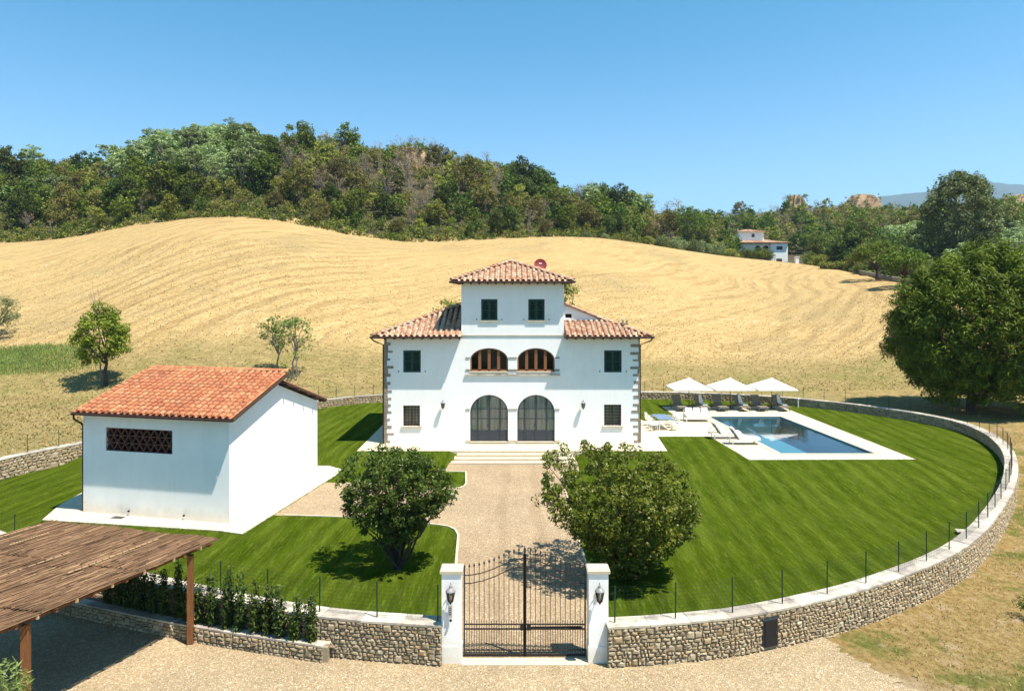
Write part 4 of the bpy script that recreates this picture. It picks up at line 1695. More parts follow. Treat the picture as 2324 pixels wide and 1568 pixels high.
# tower roof
tx0, tx1, ty0, ty1, tz = TX0 - .60, TX1 + .57, HYF - .54, HYF + TDEP + .6, 10.66
ax_, ay_, az_ = -.05, (ty0 + ty1) / 2, 12.02
b = MB()
cs = [(tx0, ty0), (tx1, ty0), (tx1, ty1), (tx0, ty1)]
for i in range(4):
    p, q = cs[i], cs[(i + 1) % 4]
    b.quad(P3(p, tz), P3(q, tz), (ax_, ay_, az_))
    b.quad(P3(p, tz - .10), P3(q, tz - .10), P3(q, tz), P3(p, tz))
b.quad(*[P3(p, tz - .10) for p in cs])
troof = b.build('tower_roof', MT['soffit'], villa)
cov = []
pan = []
for i in range(4):
    p, q = Vector(P3(cs[i], tz)), Vector(P3(cs[(i + 1) % 4], tz))
    d = (q - p).normalized()
    apex = Vector((ax_, ay_, az_))
    foot = p + d * ((apex - p).dot(d))
    up_ = (apex - foot).normalized()
    f3 = in_poly([p + d * .1, q - d * .1, (ax_, ay_)])
    out = Vector((foot.x - ax_, foot.y - ay_, 0)).normalized() * .04
    if i == 2: continue
    c_, p_ = tile_slope(p + out, q + out, up_, f3)
    cov += c_; pan += p_
hips = []
for p in cs: hip_line(hips, P3(p, tz + .03), (ax_, ay_, az_ + .06))
cov = sorted(cov, key=lambda M: M.translation.y)
place_tiles(troof, hips + cov, pan, 150, MT['tile_house_o'], MT['tile_house_i'])
# rafter ends under the eaves
def rafters(x0, x1, y0, y1, z, step, par):
    n = round((x1 - x0) / step)
    for i in range(n + 1):
        x = x0 + (x1 - x0) * i / n
        b = MB(); b.box((x, (y0 + y1) / 2, z), (.075, y1 - y0, .10)); b.build('rafter', MT['soffit'], par)
rafters(-HX + .1, TX0 - .1, ey0 + .07, HYF, ez - .11, .56, villa)
rafters(TX1 + .15, HX - .1, ey0 + .07, HYF, ez - .11, .56, villa)
rafters(TX0 + .1, TX1 - .1, ty0 + .07, HYF, tz - .145, .53, villa)
for s, x_ in ((-1, -ex), (1, ex)):
    for k in range(4):
        b = MB(); b.box((s * (HX + .33), HYF + .3 + k * .56, ez - .11), (.6, .075, .10)); b.build('rafter', MT['soffit'], villa)
# gutters and downpipes
def gutter(p, q):
    b = MB(); b.tube([p, q], .065, 8); b.build('gutter', MT['gutter'], villa)
gutter((-ex - .05, ey0 - .07, ez - .02), (TX0 - .05, ey0 - .07, ez - .02))
gutter((TX1 + .0, ey0 - .07, ez - .02), (ex + .05, ey0 - .07, ez - .02))
gutter((-ex - .07, ey0 - .05, ez - .02), (-ex - .07, ey1, ez - .02))
gutter((ex + .07, ey0 - .05, ez - .02), (ex + .07, ey1, ez - .02))
gutter((tx0 - .04, ty0 - .07, tz - .05), (tx1 + .04, ty0 - .07, tz - .05))
gutter((tx0 - .07, ty0, tz - .05), (tx0 - .07, ty1, tz - .05))
gutter((tx1 + .07, ty0, tz - .05), (tx1 + .07, ty1, tz - .05))
b = MB(); b.tube([(-ex + .0, ey0 - .03, ez - .08), (-ex + .12, ey0 + .12, ez - .25), (-HX - .07, HYF - .03, ez - .52), (-HX - .07, HYF - .03, .5)], .045, 8); b.build('downpipe', MT['gutter'], villa, smooth=True)
b = MB(); b.tube([(ex - .0, ey0 - .03, ez - .08), (ex - .12, ey0 + .12, ez - .25), (HX + .07, HYF + .14, ez - .52), (HX + .07, HYF + .14, .5)], .045, 8); b.build('downpipe', MT['gutter'], villa, smooth=True)
# chimney pot on the right hip
px_, py_ = 7.25, 44.2
cz = ez + SL * (ex - px_) - .1
b = MB()
b.box((px_, py_, cz + .12), (.34, .34, .42))
b.box((px_, py_, cz + .36), (.44, .44, .05))
for dx, dy in ((-.13, -.13), (.13, -.13), (.13, .13), (-.13, .13)): b.box((px_ + dx, py_ + dy, cz + .47), (.06, .06, .18))
b.box((px_, py_, cz + .58), (.42, .42, .05))
b.build('chimney', MT['tile_house_i'], villa)
b = MB()
b.box((-5.2, 46.3, ez + SL * 3.5 + .12), (.3, .3, .3))
b.build('chimney', MT['tile_house_i'], villa)
# satellite dish behind the tower roof
dt = thing('satellite_dish', 'maroon satellite dish on the right slope of the tower roof', 'satellite dish', (1.95, 47.6, 11.2))
b = MB()
nr, na = 5, 24
R_ = .44
axd = Vector((.12, -.93, .35)).normalized()
ux = axd.cross(Vector((0, 0, 1))).normalized(); uz = ux.cross(axd)
c = Vector((1.95, 47.6, 11.85))
rings_ = []
for r in range(nr + 1):
    rr = R_ * r / nr
    row = []
    for k in range(na):
        a = 2 * PI * k / na
        row.append(len(b.v)); b.v.append(tuple(c + ux * rr * math.cos(a) + uz * rr * math.sin(a) + axd * (.12 * (r / nr) ** 2)))
    rings_.append(row)
for r in range(nr):
    for k in range(na): b.face((rings_[r][k], rings_[r][(k + 1) % na], rings_[r + 1][(k + 1) % na], rings_[r + 1][k]))
b.build('reflector', MT['dish'], dt, smooth=True)
b = MB(); b.tube([(1.95, 47.62, 11.15), (1.95, 47.66, 11.6), c - axd * .02], .025, 6); b.build('mast', MT['steel'], dt)
b = MB(); b.tube([c - uz * R_ * .9, c + axd * .38 - uz * .1], .012, 5); b.box(c + axd * .4 - uz * .08, (.07, .09, .07)); b.build('feed_arm', MT['steel'], dt)
b = MB(); b.box(c + axd * .045 + uz * .12 - ux * .02, (.2, .012, .06), ax=(ux, axd, uz)); b.build('emblem', MT['white_fab'], dt)


# ------------------------------------------------------------------ lanterns
def lantern(label, x, y, z, s=1.0, group=None):
    """wall lantern: bracket, tapered six sided glazed body, domed cap"""
    t = thing('wall_lantern', label, 'wall lamp', (x, y, z), 0, group)
    yc = -.30 * s
    b = MB()
    b.box((0, -.012, -.02 * s), (.09 * s, .024, .30 * s))
    b.tube([(0, -.02, .02 * s), (0, yc * .35, .22 * s), (0, yc * .8, .36 * s), (0, yc, .34 * s), (0, yc, .28 * s)], .014 * s, 6)
    b.tube([(0, -.02, -.12 * s), (0, yc * .4, -.16 * s), (0, yc * .8, -.23 * s), (0, yc, -.27 * s)], .012 * s, 6)
    b.build('bracket', MT['iron'], t, local=True)
    n = 6
    rt_, rb = .155 * s, .085 * s
    zt, zb = .10 * s, -.24 * s
    fr = MB()
    for k in range(n):
        a = 2 * PI * k / n
        p = (rt_ * math.cos(a), yc + rt_ * math.sin(a), zt); q = (rb * math.cos(a), yc + rb * math.sin(a), zb)
        fr.bar(p, q, .018 * s)
        a2 = 2 * PI * (k + 1) / n
        p2 = (rt_ * math.cos(a2), yc + rt_ * math.sin(a2), zt); q2 = (rb * math.cos(a2), yc + rb * math.sin(a2), zb)
        fr.bar(p, p2, .022 * s); fr.bar(q, q2, .02 * s)
    fr.lathe((0, yc, zb), [(.02 * s, -.10 * s), (.045 * s, -.06 * s), (.03 * s, -.03 * s), (rb * 1.02, 0), (rb * 1.02, .012 * s)], 10)
    fr.build('frame', MT['iron'], t, local=True)
    g_ = MB()
    for k in range(n):
        a, a2 = 2 * PI * k / n, 2 * PI * (k + 1) / n
        r1_, r2_ = rt_ * .97, rb * .97
        g_.quad((r2_ * math.cos(a), yc + r2_ * math.sin(a), zb + .01), (r2_ * math.cos(a2), yc + r2_ * math.sin(a2), zb + .01), (r1_ * math.cos(a2), yc + r1_ * math.sin(a2), zt), (r1_ * math.cos(a), yc + r1_ * math.sin(a), zt))
    g_.build('glass', MT['lamp_glass'], t, local=True)
    c_ = MB()
    c_.lathe((0, yc, zt), [(rt_ * 1.12, 0), (rt_ * 1.08, .02 * s), (rt_ * .8, .07 * s), (rt_ * .5, .11 * s), (.035 * s, .14 * s), (.05 * s, .17 * s), (.03 * s, .20 * s), (.008 * s, .26 * s)], 12)
    c_.build('cap', MT['lamp_cap'], t, local=True, smooth=True)
    c_ = MB()
    c_.lathe((0, yc, zb + .02), [(.022 * s, 0), (.022 * s, .12 * s), (.012 * s, .15 * s)], 8)
    c_.build('bulb', MT['white_fab'], t, local=True)
    return t


MT['lamp_cap'] = simple('worn_grey_lamp_cap', (.30, .29, .28), (.16, .15, .15), 12, .45, .1)
lantern('small wall lantern on the white villa front, left of the arched doors', wx(1006), HYF, 2.95, .85, 'lanterns on the villa front')
lantern('small wall lantern on the white villa front, right of the arched doors', wx(1323), HYF, 2.95, .85, 'lanterns on the villa front')

# ------------------------------------------------------------------ gate
GP = [(-2.32, -1.645), (2.49, 3.17)]
for k, (x0, x1) in enumerate(GP):
    t = thing('gate_pillar', ['white rendered gate pillar with stone cap, left of the iron gate, intercom on its face', 'white rendered gate pillar with stone cap, right of the iron gate'][k], 'pillar', ((x0 + x1) / 2, 22.75, 0), 0, 'white gate pillars')
    b = MB(); b.box(((x0 + x1) / 2, 22.73, 1.47), (x1 - x0 - .04, .5, 2.94)); b.build('shaft', MT['plaster'], t)
    b = MB(); b.box(((x0 + x1) / 2, 22.73, .27), (x1 - x0 + .0, .54, .60)); b.build('plinth', MT['plaster'], t)
    b = MB()
    xc, yc = (x0 + x1) / 2, 22.73
    W_, D_ = (x1 - x0) / 2 + .035, .30
    b.prism([(xc - W_, yc - D_), (xc + W_, yc - D_), (xc + W_, yc + D_), (xc - W_, yc + D_)], 2.941, 3.03)
    n0 = len(b.v)
    b.v += [(xc - W_, yc - D_, 3.03), (xc + W_, yc - D_, 3.03), (xc + W_, yc + D_, 3.03), (xc - W_, yc + D_, 3.03), (xc - W_ + .04, yc - D_ + .04, 3.07), (xc + W_ - .04, yc - D_ + .04, 3.07), (xc + W_ - .04, yc + D_ - .04, 3.07), (xc - W_ + .04, yc + D_ - .04, 3.07)]
    for i in range(4): b.face((n0 + i, n0 + (i + 1) % 4, n0 + 4 + (i + 1) % 4, n0 + 4 + i))
    b.face((n0 + 4, n0 + 5, n0 + 6, n0 + 7))
    b.build('cap', MT['travertine'], t)
    settle(t)
    settle(lantern(['wrought iron lantern on the left gate pillar', 'wrought iron lantern on the right gate pillar'][k], xc - .0, 22.475, 2.42, .95, 'lanterns on the gate pillars'))
it = thing('intercom', 'slim grey intercom plate with dark button below the lantern on the left gate pillar', 'intercom', (-2.02, 22.47, 1.75))
MT['plate'] = simple('brushed_plate', (.52, .52, .53), (.38, .38, .40), 30, .4, 0, metal=.4)
b = MB(); b.box((0, -.015, 0), (.13, .03, .42)); b.build('plate', MT['plate'], it, local=True)
for z in (.12, .05, -.02, -.09):
    b = MB(); b.box((0, -.033, z), (.08, .008, .025)); b.build('button', MT['steel'], it, local=True)
b = MB(); b.lathe((.02, -.03, -.29), [(.035, -.03), (.045, 0), (.035, .03)], 10); b.box((.02, -.01, -.29), (.05, .05, .05)); b.build('camera', MT['black'], it, local=True)
settle(it)

gz_pts = [(0, 2.71), (.12, 2.72), (.3, 2.79), (.5, 2.93), (.7, 3.12), (.85, 3.23), (1, 3.28)]
def rail_z(f): return float(np.interp(f, [p[0] for p in gz_pts], [p[1] for p in gz_pts]))
GXL, GXR, GXM, GY_ = -1.585, 2.43, .424, 22.88
for side, (xh, xm) in enumerate(((GXL, GXM), (GXR, GXM))):
    t = thing('iron_gate', ['left leaf of the wrought iron gate between white pillars', 'right leaf of the wrought iron gate between white pillars'][side], 'gate', (xh, GY_, 0), 0, 'leaves of the drive gate')
    sgn = 1 if side == 0 else -1
    xe = xm - sgn * .03
    b = MB(); b.bar((xh, GY_, .04), (xh, GY_, 2.98), .05); b.lathe((xh, GY_, 2.98), [(.03, 0), (.035, .03), (.004, .09)], 6); b.build('hinge_stile', MT['iron'], t)
    b = MB(); b.bar((xe, GY_, .04), (xe, GY_, 3.42), .05)
    b.build('meeting_stile', MT['iron'], t)
    for dz in (0, -.27):
        b = MB()
        n_ = 16
        pts = [(xh + (xe - xh) * i / n_, GY_, rail_z(i / n_) + dz) for i in range(n_ + 1)]
        for i in range(n_): b.bar(pts[i], pts[i + 1], .035, .022)
        b.build('curved_rail', MT['iron'], t)
    for z, h_ in ((1.085, .035), (.93, .045), (.23, .035), (.07, .06)):
        b = MB(); b.bar((xh, GY_, z), (xe, GY_, z), .035, h_); b.build('rail', MT['iron'], t)
    nb = 11
    for i in range(1, nb + 1):
        f = i / (nb + 1)
        x = xh + (xe - xh) * f
        zt = rail_z(f) + .26
        b = MB(); b.bar((x, GY_, .04), (x, GY_, zt), .02)
        br = b.build('bar', MT['iron'], t)
        s = MB(); s.lathe((x, GY_, zt), [(.010, -.02), (.034, .035), (.026, .06), (.003, .125)], 6); s.build('spear_tip', MT['iron'], br)
    for i in range(nb + 1):
        f = (i + .5) / (nb + 1)
        x = xh + (xe - xh) * f
        b = MB(); b.bar((x, GY_, .04), (x, GY_, 1.17), .018); b.lathe((x, GY_, 1.17), [(.009, 0), (.016, .02), (.002, .06)], 6); b.build('short_bar', MT['iron'], t)
    b = MB(); b.box((xm - sgn * .09 if side == 0 else xm + .13, GY_ - .03, 1.01), (.13, .07, .2)); b.build('lock_box', MT['black'], t)
    if side == 1:
        b = MB(); b.bar((xm + .2, GY_ + .06, .93), (xh - .1, GY_ + .06, .95), .07); b.build('closer_arm', MT['black'], t)
        b = MB(); b.bar((xm, GY_ - .01, .04), (xm, GY_ - .01, 3.5), .055, .03); b.lathe((xm, GY_ - .01, 3.5), [(.02, -.02), (.05, .05), (.035, .09), (.004, .2)], 8); b.build('cover_strip', MT['iron'], t)
    settle(t)
b = MB(); b.box(((GXL + GXR) / 2 * .812, 22.62 * .812, .0), ((GXR - GXL + .12) * .812, .36, .06)); tag(b.build('threshold', MT['travertine']), 'pale stone threshold strip under the iron gate', 'threshold')

# ------------------------------------------------------------------ wire fence on the wall
rf_ = random.Random(2)


def wire_fence(label, line, skips=(), step=1.68, z=1.11, first=.7, h=.96, side=.2):
    L = offset_line(line, side)
    S = [0]
    for i in range(1, len(L)): S.append(S[-1] + (L[i] - L[i - 1]).length)
    t = thing('wire_fence', label, 'fence', (L[0].x, L[0].y, z))
    pts = []
    s = first
    while s < S[-1]:
        i = min(max(np.searchsorted(S, s) - 1, 0), len(L) - 2)
        pts.append(L[i].lerp(L[i + 1], (s - S[i]) / (S[i + 1] - S[i])))
        s += step
    for p in pts:
        b = MB(); b.tube([(p.x, p.y, z), (p.x + rf_.uniform(-.01, .01), p.y, z + h)], .019, 6); b.build('post', MT['fence_green'], t)
    for i in range(len(pts) - 1):
        a, c = pts[i], pts[i + 1]
        b = MB()
        for k in range(9):
            zz = z + .06 + k * (h - .1) / 8
            b.tube([(a.x, a.y, zz), (c.x, c.y, zz)], .0026, 3, False)
        n_ = 14
        for k in range(1, n_):
            q = a.lerp(c, k / n_)
            b.tube([(q.x, q.y, z + .05), (q.x, q.y, z + h - .05)], .0018, 3, False)
        b.build('wire_mesh', MT['fence_green'], t)


wire_fence('green wire fence on slim posts along the coping of the right wall', outR, first=.25)
wire_fence('green wire fence on slim posts along the coping of the left wall', outL)

# ------------------------------------------------------------------ shed
SA, SB, SC_ = [Vector((*remap(*p), 0)) for p in ((-21.28, 34.16), (-13.47, 32.8), (-11.2, 39.6))]
SD = SA + (SC_ - SB)
sa, sb = (SA - SB), (SC_ - SB)
sah, sbh = sa.normalized(), sb.normalized()
shed = thing('shed', 'white plastered outbuilding with an orange clay tile roof and a brick lattice vent', 'outbuilding', tuple(SB))
ZE, ZP, ZB, ZC = 4.48, 5.55, 5.48, 3.96
tp = .492
vx0, vx1 = .378 * sa.length, .838 * sa.length


def sfront(u, w, d): q = SB + sah * u + sbh * d; return (q.x, q.y, w)


wall_panel('wall', [(0, .0), (sa.length, .0), (sa.length, ZE), (0, ZE)], [rect(vx0, vx1, 2.86, 3.89)], sfront, .25, MT['plaster'], shed)
b = MB()
for base in (SB, SA):
    P = lambda t_, z: tuple(base + sb * t_ + Vector((0, 0, z)))
    b.quad(P(0, 0), P(1, 0), P(1, ZC), P(tp, ZB - .08), P(tp, ZP), P(0, ZE))
b.quad(tuple(SC_), tuple(SD), (SD.x, SD.y, ZC), (SC_.x, SC_.y, ZC))
b.build('wall', MT['plaster'], shed)
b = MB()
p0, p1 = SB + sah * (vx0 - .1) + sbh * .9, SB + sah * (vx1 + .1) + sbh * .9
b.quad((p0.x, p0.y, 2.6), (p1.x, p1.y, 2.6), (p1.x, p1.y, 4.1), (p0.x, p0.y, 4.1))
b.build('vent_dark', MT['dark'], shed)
lat = MB(); lat.bar(sfront(vx0, 2.87, .1), sfront(vx1, 2.87, .1), .12, .03); lat.bar(sfront(vx0, 3.88, .1), sfront(vx1, 3.88, .1), .12, .03)
lo = lat.build('lattice', MT['terracotta'], shed)
rows_ = [(2.885, 3.215), (3.215, 3.545), (3.545, 3.875)]
nc = 9
for j, (z0, z1) in enumerate(rows_):
    b = MB(); b.bar(sfront(vx0, z1 if j < 2 else z1, .1), sfront(vx1, z1, .1), .11, .035); b.build('lattice_rail', MT['terracotta'], lo)
    for i in range(nc):
        u0 = vx0 + (vx1 - vx0) * i / nc; u1 = vx0 + (vx1 - vx0) * (i + 1) / nc; um = (u0 + u1) / 2
        if j % 2 == 0: pairs = ((u0, z0, um, z1), (um, z1, u1, z0))
        else: pairs = ((u0, z1, um, z0), (um, z0, u1, z1))
        for (a, e, c, f_) in pairs:
            b = MB(); b.bar(sfront(a, e + .02, .1), sfront(c, f_ - .02, .1) if f_ > e else sfront(c, f_ + .02, .1), .10, .035); b.build('brick', MT['terracotta'], lo)
# main slope
eL = SA - sbh * .40 + sah * .2
eR = SB - sbh * .40 - sah * .47
run = tp * sb.length + .40 + .25
rise = (6.0 - 4.60) / run
upd = (sbh + Vector((0, 0, rise))).normalized()
eL3, eR3 = Vector((eL.x, eL.y, 4.60)), Vector((eR.x, eR.y, 4.60))
tl3, tr3 = eL3 + (sbh + Vector((0, 0, rise))) * run, eR3 + (sbh + Vector((0, 0, rise))) * run
b = MB()
dz = Vector((0, 0, -.12))
b.quad(eR3, eL3, tl3, tr3); b.quad(eR3 + dz, tr3 + dz, tl3 + dz, eL3 + dz)
for p, q in ((eR3, eL3), (eL3, tl3), (tl3, tr3), (tr3, eR3)): b.quad(p, q, q + dz, p + dz)
sr = b.build('roof', MT['soffit'], shed)
fs = in_poly([eL3 - sbh * .1, eR3 - sbh * .1, tr3, tl3])
c_, p_ = tile_slope(eR3 - sbh * .05, eL3 - sbh * .05, upd, fs, pitch=.32)
# keep the tile axis along the slope even though the plan is skewed
place_tiles(sr, c_, p_, 300, MT['tile_shed_o'], MT['tile_shed_i'])
hips = []
hip_line(hips, tr3 + Vector((0, 0, .02)), tl3 + Vector((0, 0, .02)))
for M in hips[:40]:
    o = bpy.data.objects.new('ridge_tile', mesh_of('ridge_tile', CT, MT['tile_shed_o'], True)) if M is hips[0] else bpy.data.objects.new('ridge_tile', rme)
    if M is hips[0]: rme = o.data
    COL.objects.link(o); o.parent = sr; o.matrix_local = Matrix.Translation(-ORG[sr.name]) @ M
# rear lower slope
t0, t1 = tp, 1.075
rR0 = SB + sb * t0 - sah * .30; rR1 = SB + sb * t1 - sah * .30
rL0 = SA + sb * t0 + sah * .2; rL1 = SA + sb * t1 + sah * .2
zt0, zt1 = ZB + .04, ZC - .08
def up3(p, z): return Vector((p.x, p.y, z))
q = [up3(rR0, zt0), up3(rR1, zt1), up3(rL1, zt1), up3(rL0, zt0)]
b = MB()
b.quad(*[p + Vector((0, 0, .1)) for p in q]); b.quad(*[p for p in q][::-1])
for i in range(4): b.quad(q[i], q[(i + 1) % 4], q[(i + 1) % 4] + Vector((0, 0, .1)), q[i] + Vector((0, 0, .1)))
rr = b.build('rear_roof', MT['soffit'], shed)
upr = (q[0] - q[1]).normalized()
fr2 = in_poly([q[0], q[1], q[2], q[3]])
c_, p_ = tile_slope(q[1] + Vector((0, 0, .1)), q[2] + Vector((0, 0, .1)), upr, fr2, pitch=.32)
tag(link('tile_field', join_data('tf', [CT] * len(c_), c_, MT['tile_shed_i'], ORG[rr.name], True), rr), kind='stuff')
for k in range(5):
    p = q[0].lerp(q[1], .08 + k * .215)
    b = MB(); b.box(p + sah * .15 - Vector((0, 0, .06)), (.45, .09, .1), ax=(sah, sbh, (0, 0, 1))); b.build('purlin', MT['soffit'], shed)
b = MB(); b.tube([eR3 - sbh * .08 + Vector((0, 0, -.07)), eL3 - sbh * .08 + Vector((0, 0, -.07))], .06, 8); b.build('gutter', MT['gutter'], shed)
pd = eL3 - sbh * .06 - sah * .1
b = MB(); b.tube([pd + Vector((0, 0, -.1)), pd + Vector((0, 0, -.3)) - sah * .02, SA + sah * .08 - sbh * .0 + Vector((0, 0, 4.0)), SA + sah * .08 + sbh * .08 + Vector((0, 0, 3.9)), SA + sah * .08 + sbh * .08 + Vector((0, 0, .1))], .045, 8); b.build('downpipe', MT['gutter'], shed, smooth=True)
b = MB(); q_ = SB + sah * 5.3 - sbh * .35; b.box((q_.x, q_.y, .05), (.55, .32, .012), math.radians(-10)); tag(b.build('drain_grate', MT['steel']), 'flat grey drain grate in the pale apron in front of the outbuilding', 'drain')
for u in (2.2, 5.0):
    q_ = SB + sah * u - sbh * .03
    b = MB(); b.tube([q_ + Vector((0, 0, .25)), q_ + Vector((0, 0, .25)) - sbh * .05], .045, 8); b.build('vent_pipe', MT['black'], shed)

# ------------------------------------------------------------------ carport
cR, cB = Vector((-8.67, 20.0, 2.70)), Vector((-14.4, 21.55, 2.70))
sd = Vector((-.388, -.922, 0))
LEN = 10.0
ca = (cB - cR); cah = ca.normalized()
cp_t = thing('carport', 'open carport with brown brushwood mat roof on stained wooden posts', 'carport', (-9, 20, 0))


def mk_reed():
    m = NT('brushwood')
    col = m.ramp(m.island(), [(0, (.075, .040, .020)), (.4, (.135, .075, .038)), (.7, (.18, .10, .052)), (.95, (.235, .14, .075)), (1, (.33, .22, .11))])
    big = m.noise(.7, 4, .6)
    col = m.mix(1.0, col, m.ramp(big, [(.3, .72), (.7, 1.2)]), 'MULTIPLY')
    m.principled(col, .85, None, .25)
    return m.mat


MT['reed'] = mk_reed()
rc = random.Random(3)
nm_ = 4
mat_len = LEN / nm_
for k in range(nm_):
    b = MB()
    s0, s1 = k * mat_len, (k + 1) * mat_len
    w = 0
    W = ca.length + .3
    zo = .012 * (k % 2)
    while w < W:
        ww = rc.uniform(.012, .026)
        a = cR - cah * .15 + cah * (w + rc.uniform(-.01, .01))
        ext = rc.uniform(-.10, .03) if k == 0 else -.03
        L0, L1 = s0 + ext - .0, s1 + rc.uniform(-.04, .06)
        f = L0
        while f < L1:
            f2 = min(L1, f + rc.uniform(.35, 1.1))
            h0 = .022 * math.sin(w * 2.1 + k) + rc.uniform(-.010, .022)
            h1 = h0 + rc.uniform(-.014, .014)
            b.tube([a + sd * (f - .03) + cah * rc.uniform(-.012, .012) + Vector((0, 0, zo + h0 - (.03 if k and f - s0 < .15 else 0))), a + sd * f2 + cah * rc.uniform(-.012, .012) + Vector((0, 0, zo + h1))], ww / 2, 4, False)
            f = f2
        w += ww * .86
    b.build('reed_mat', MT['reed'], cp_t)
b = MB()
o1, o2, o3, o4 = cR + sd * .05, cR + ca + sd * .05, cR + ca + sd * LEN, cR + sd * LEN
for o in (o1, o2, o3, o4): o.z = 2.67
b.quad(o1, o2, o3, o4)
b.quad(*[o - Vector((0, 0, .015)) for o in (o4, o3, o2, o1)])
b.build('backing_mat', MT['reed'], cp_t)
MT['straw_batten'] = simple('pale_cane', (.55, .38, .20), (.38, .24, .12), 12, .8)
for (f, s0, s1) in ((.24, .5, 3.2), (.47, 2.0, 5.2), (.83, .9, 2.0), (.62, 4.6, 8.5), (.86, 5.2, 9.5), (.30, 6.0, 9.8), (.985, .4, 3.0)):
    b = MB()
    p = cR + ca * f
    n_ = 14
    for i in range(n_):
        a = p + sd * (s0 + (s1 - s0) * i / n_) + Vector((0, 0, .045)); c = p + sd * (s0 + (s1 - s0) * (i + .8) / n_) + Vector((0, 0, .045))
        b.bar(a, c, .03, .02)
    b.build('cane_batten', MT['straw_batten'], cp_t)
# frame
for f in (.035, .5, .965):
    b = MB(); p = cR + ca * f + Vector((0, 0, -.13)); b.bar(p + sd * .15, p + sd * (LEN - .1), .11, .14); b.build('beam', MT['post_wood'], cp_t)
for i in range(12):
    b = MB(); p = cR + sd * (.25 + i * .88) + Vector((0, 0, -.08)); b.bar(p - cah * .12, p + ca + cah * .1, .07, .08); b.build('joist', MT['post_wood'], cp_t)
for k in range(11):
    b = MB(); p = cR - cah * .13 + sd * (.6 + k * .9) + Vector((0, 0, -.04)); b.box(p, (.05, .05, .09)); b.build('tie', MT['straw_batten'], cp_t)
for s_ in (.75, 5.2, 9.7):
    for f in (.012, .965):
        p = cR + ca * f + sd * s_
        b = MB(); b.box((p.x, p.y, 1.25), (.155, .155, 2.5), .25); b.build('post', MT['post_wood'], cp_t)

# ------------------------------------------------------------------ pool furniture
ft = Vector((.24, -.97, 0)).normalized()


def parasol(x, y, label):
    t = thing('parasol', label, 'parasol', (x, y, .47), 0, 'white parasols beside the pool')
    b = MB(); b.lathe((0, 0, 0), [(.28, 0), (.28, .05), (.05, .07), (.04, .25), (.034, .26)], 14); b.build('base', MT['steel'], t, local=True)
    b = MB(); b.tube([(0, 0, .1), (0, 0, 2.32)], .028, 8); b.build('pole', MT['pole_wood'], t, local=True)
    hw, hd, z0, z1 = 1.42, 1.34, 1.56, 2.27
    cs_ = [(-hw, -hd), (hw, -hd), (hw, hd), (-hw, hd)]
    b = MB()
    n_ = 6
    for i in range(4):
        p, q = Vector((*cs_[i], z0)), Vector((*cs_[(i + 1) % 4], z0))
        ap = Vector((0, 0, z1))
        for r in range(n_):
            for s in range(n_):
                def S(u, v):
                    # u along eave, v towards the apex
                    e = p.lerp(q, u)
                    sag = -.06 * math.sin(PI * u) * math.sin(PI * min(v, .999)) - .03 * math.sin(PI * u) * (1 - v)
                    return e.lerp(ap, v) + Vector((0, 0, sag))
                u0, u1, v0, v1 = s / n_, (s + 1) / n_, r / n_, (r + 1) / n_
                b.quad(S(u0, v0), S(u1, v0), S(u1, v1), S(u0, v1))
        b.quad(p, q, q - Vector((0, 0, .07)), p - Vector((0, 0, .07)))
    b.build('canopy', MT['white_fab'], t, local=True)
    b = MB(); b.lathe((0, 0, z1 + .005), [(.12, -.03), (.05, .01), (.015, .05)], 8); b.build('finial', MT['white_fab'], t, local=True)
    for i in range(4):
        b = MB(); b.bar((0, 0, z1 - .03), (cs_[i][0] * .97, cs_[i][1] * .97, z0 - .02), .025); b.build('rib', MT['pole_wood'], t, local=True)
    settle(t, .45)


for k, x in enumerate((13.2, 16.28, 19.38)):
    parasol(x, 51.35, ['leftmost white parasol by the back wall, next to the villa', 'middle one of the three white parasols behind the pool', 'rightmost white parasol, at the lawn end of the pool'][k])


def lounger(name, label, x, y, ang, cushion, frame, back=52, L=1.95, W=.66, group=None, thick=.04):
    """foot towards local -y"""
    t = thing(name, label, 'sun lounger', (x, y, .47), ang, group)
    b = MB()
    for s in (-1, 1): b.bar((s * W / 2, -L * .5, .30), (s * W / 2, L * .5, .30), .045, .05)
    for yy in (-L * .5, -L * .1, L * .16, L * .5): b.bar((-W / 2, yy, .30), (W / 2, yy, .30), .04, .04)
    b.build('frame', frame, t, local=True)
    for sx in (-1, 1):
        for yy in (-L * .42, L * .38):
            b = MB(); b.bar((sx * (W / 2 - .02), yy, 0), (sx * (W / 2 - .02), yy, .28), .045); b.build('leg', frame, t, local=True)
    hy = L * .14
    b = MB(); b.box((0, (-L * .5 + hy) / 2, .33 + thick / 2), (W - .04, L * .5 + hy, thick))
    b.build('seat', cushion, t, local=True)
    a = math.radians(back)
    bl = L * .40
    b = MB(); b.box((0, hy + math.cos(a) * bl / 2, .33 + thick / 2 + math.sin(a) * bl / 2), (W - .04, bl, thick), ax=((1, 0, 0), (0, math.cos(a), math.sin(a)), (0, -math.sin(a), math.cos(a))))
    b.build('backrest', cushion, t, local=True)
    b = MB()
    for s in (-1, 1): b.bar((s * (W / 2 - .05), hy + math.cos(a) * bl * .75, .31 + math.sin(a) * bl * .75), (s * (W / 2 - .05), hy + bl * .95, .30), .025)
    b.build('back_stay', frame, t, local=True)
    return settle(t, .45)


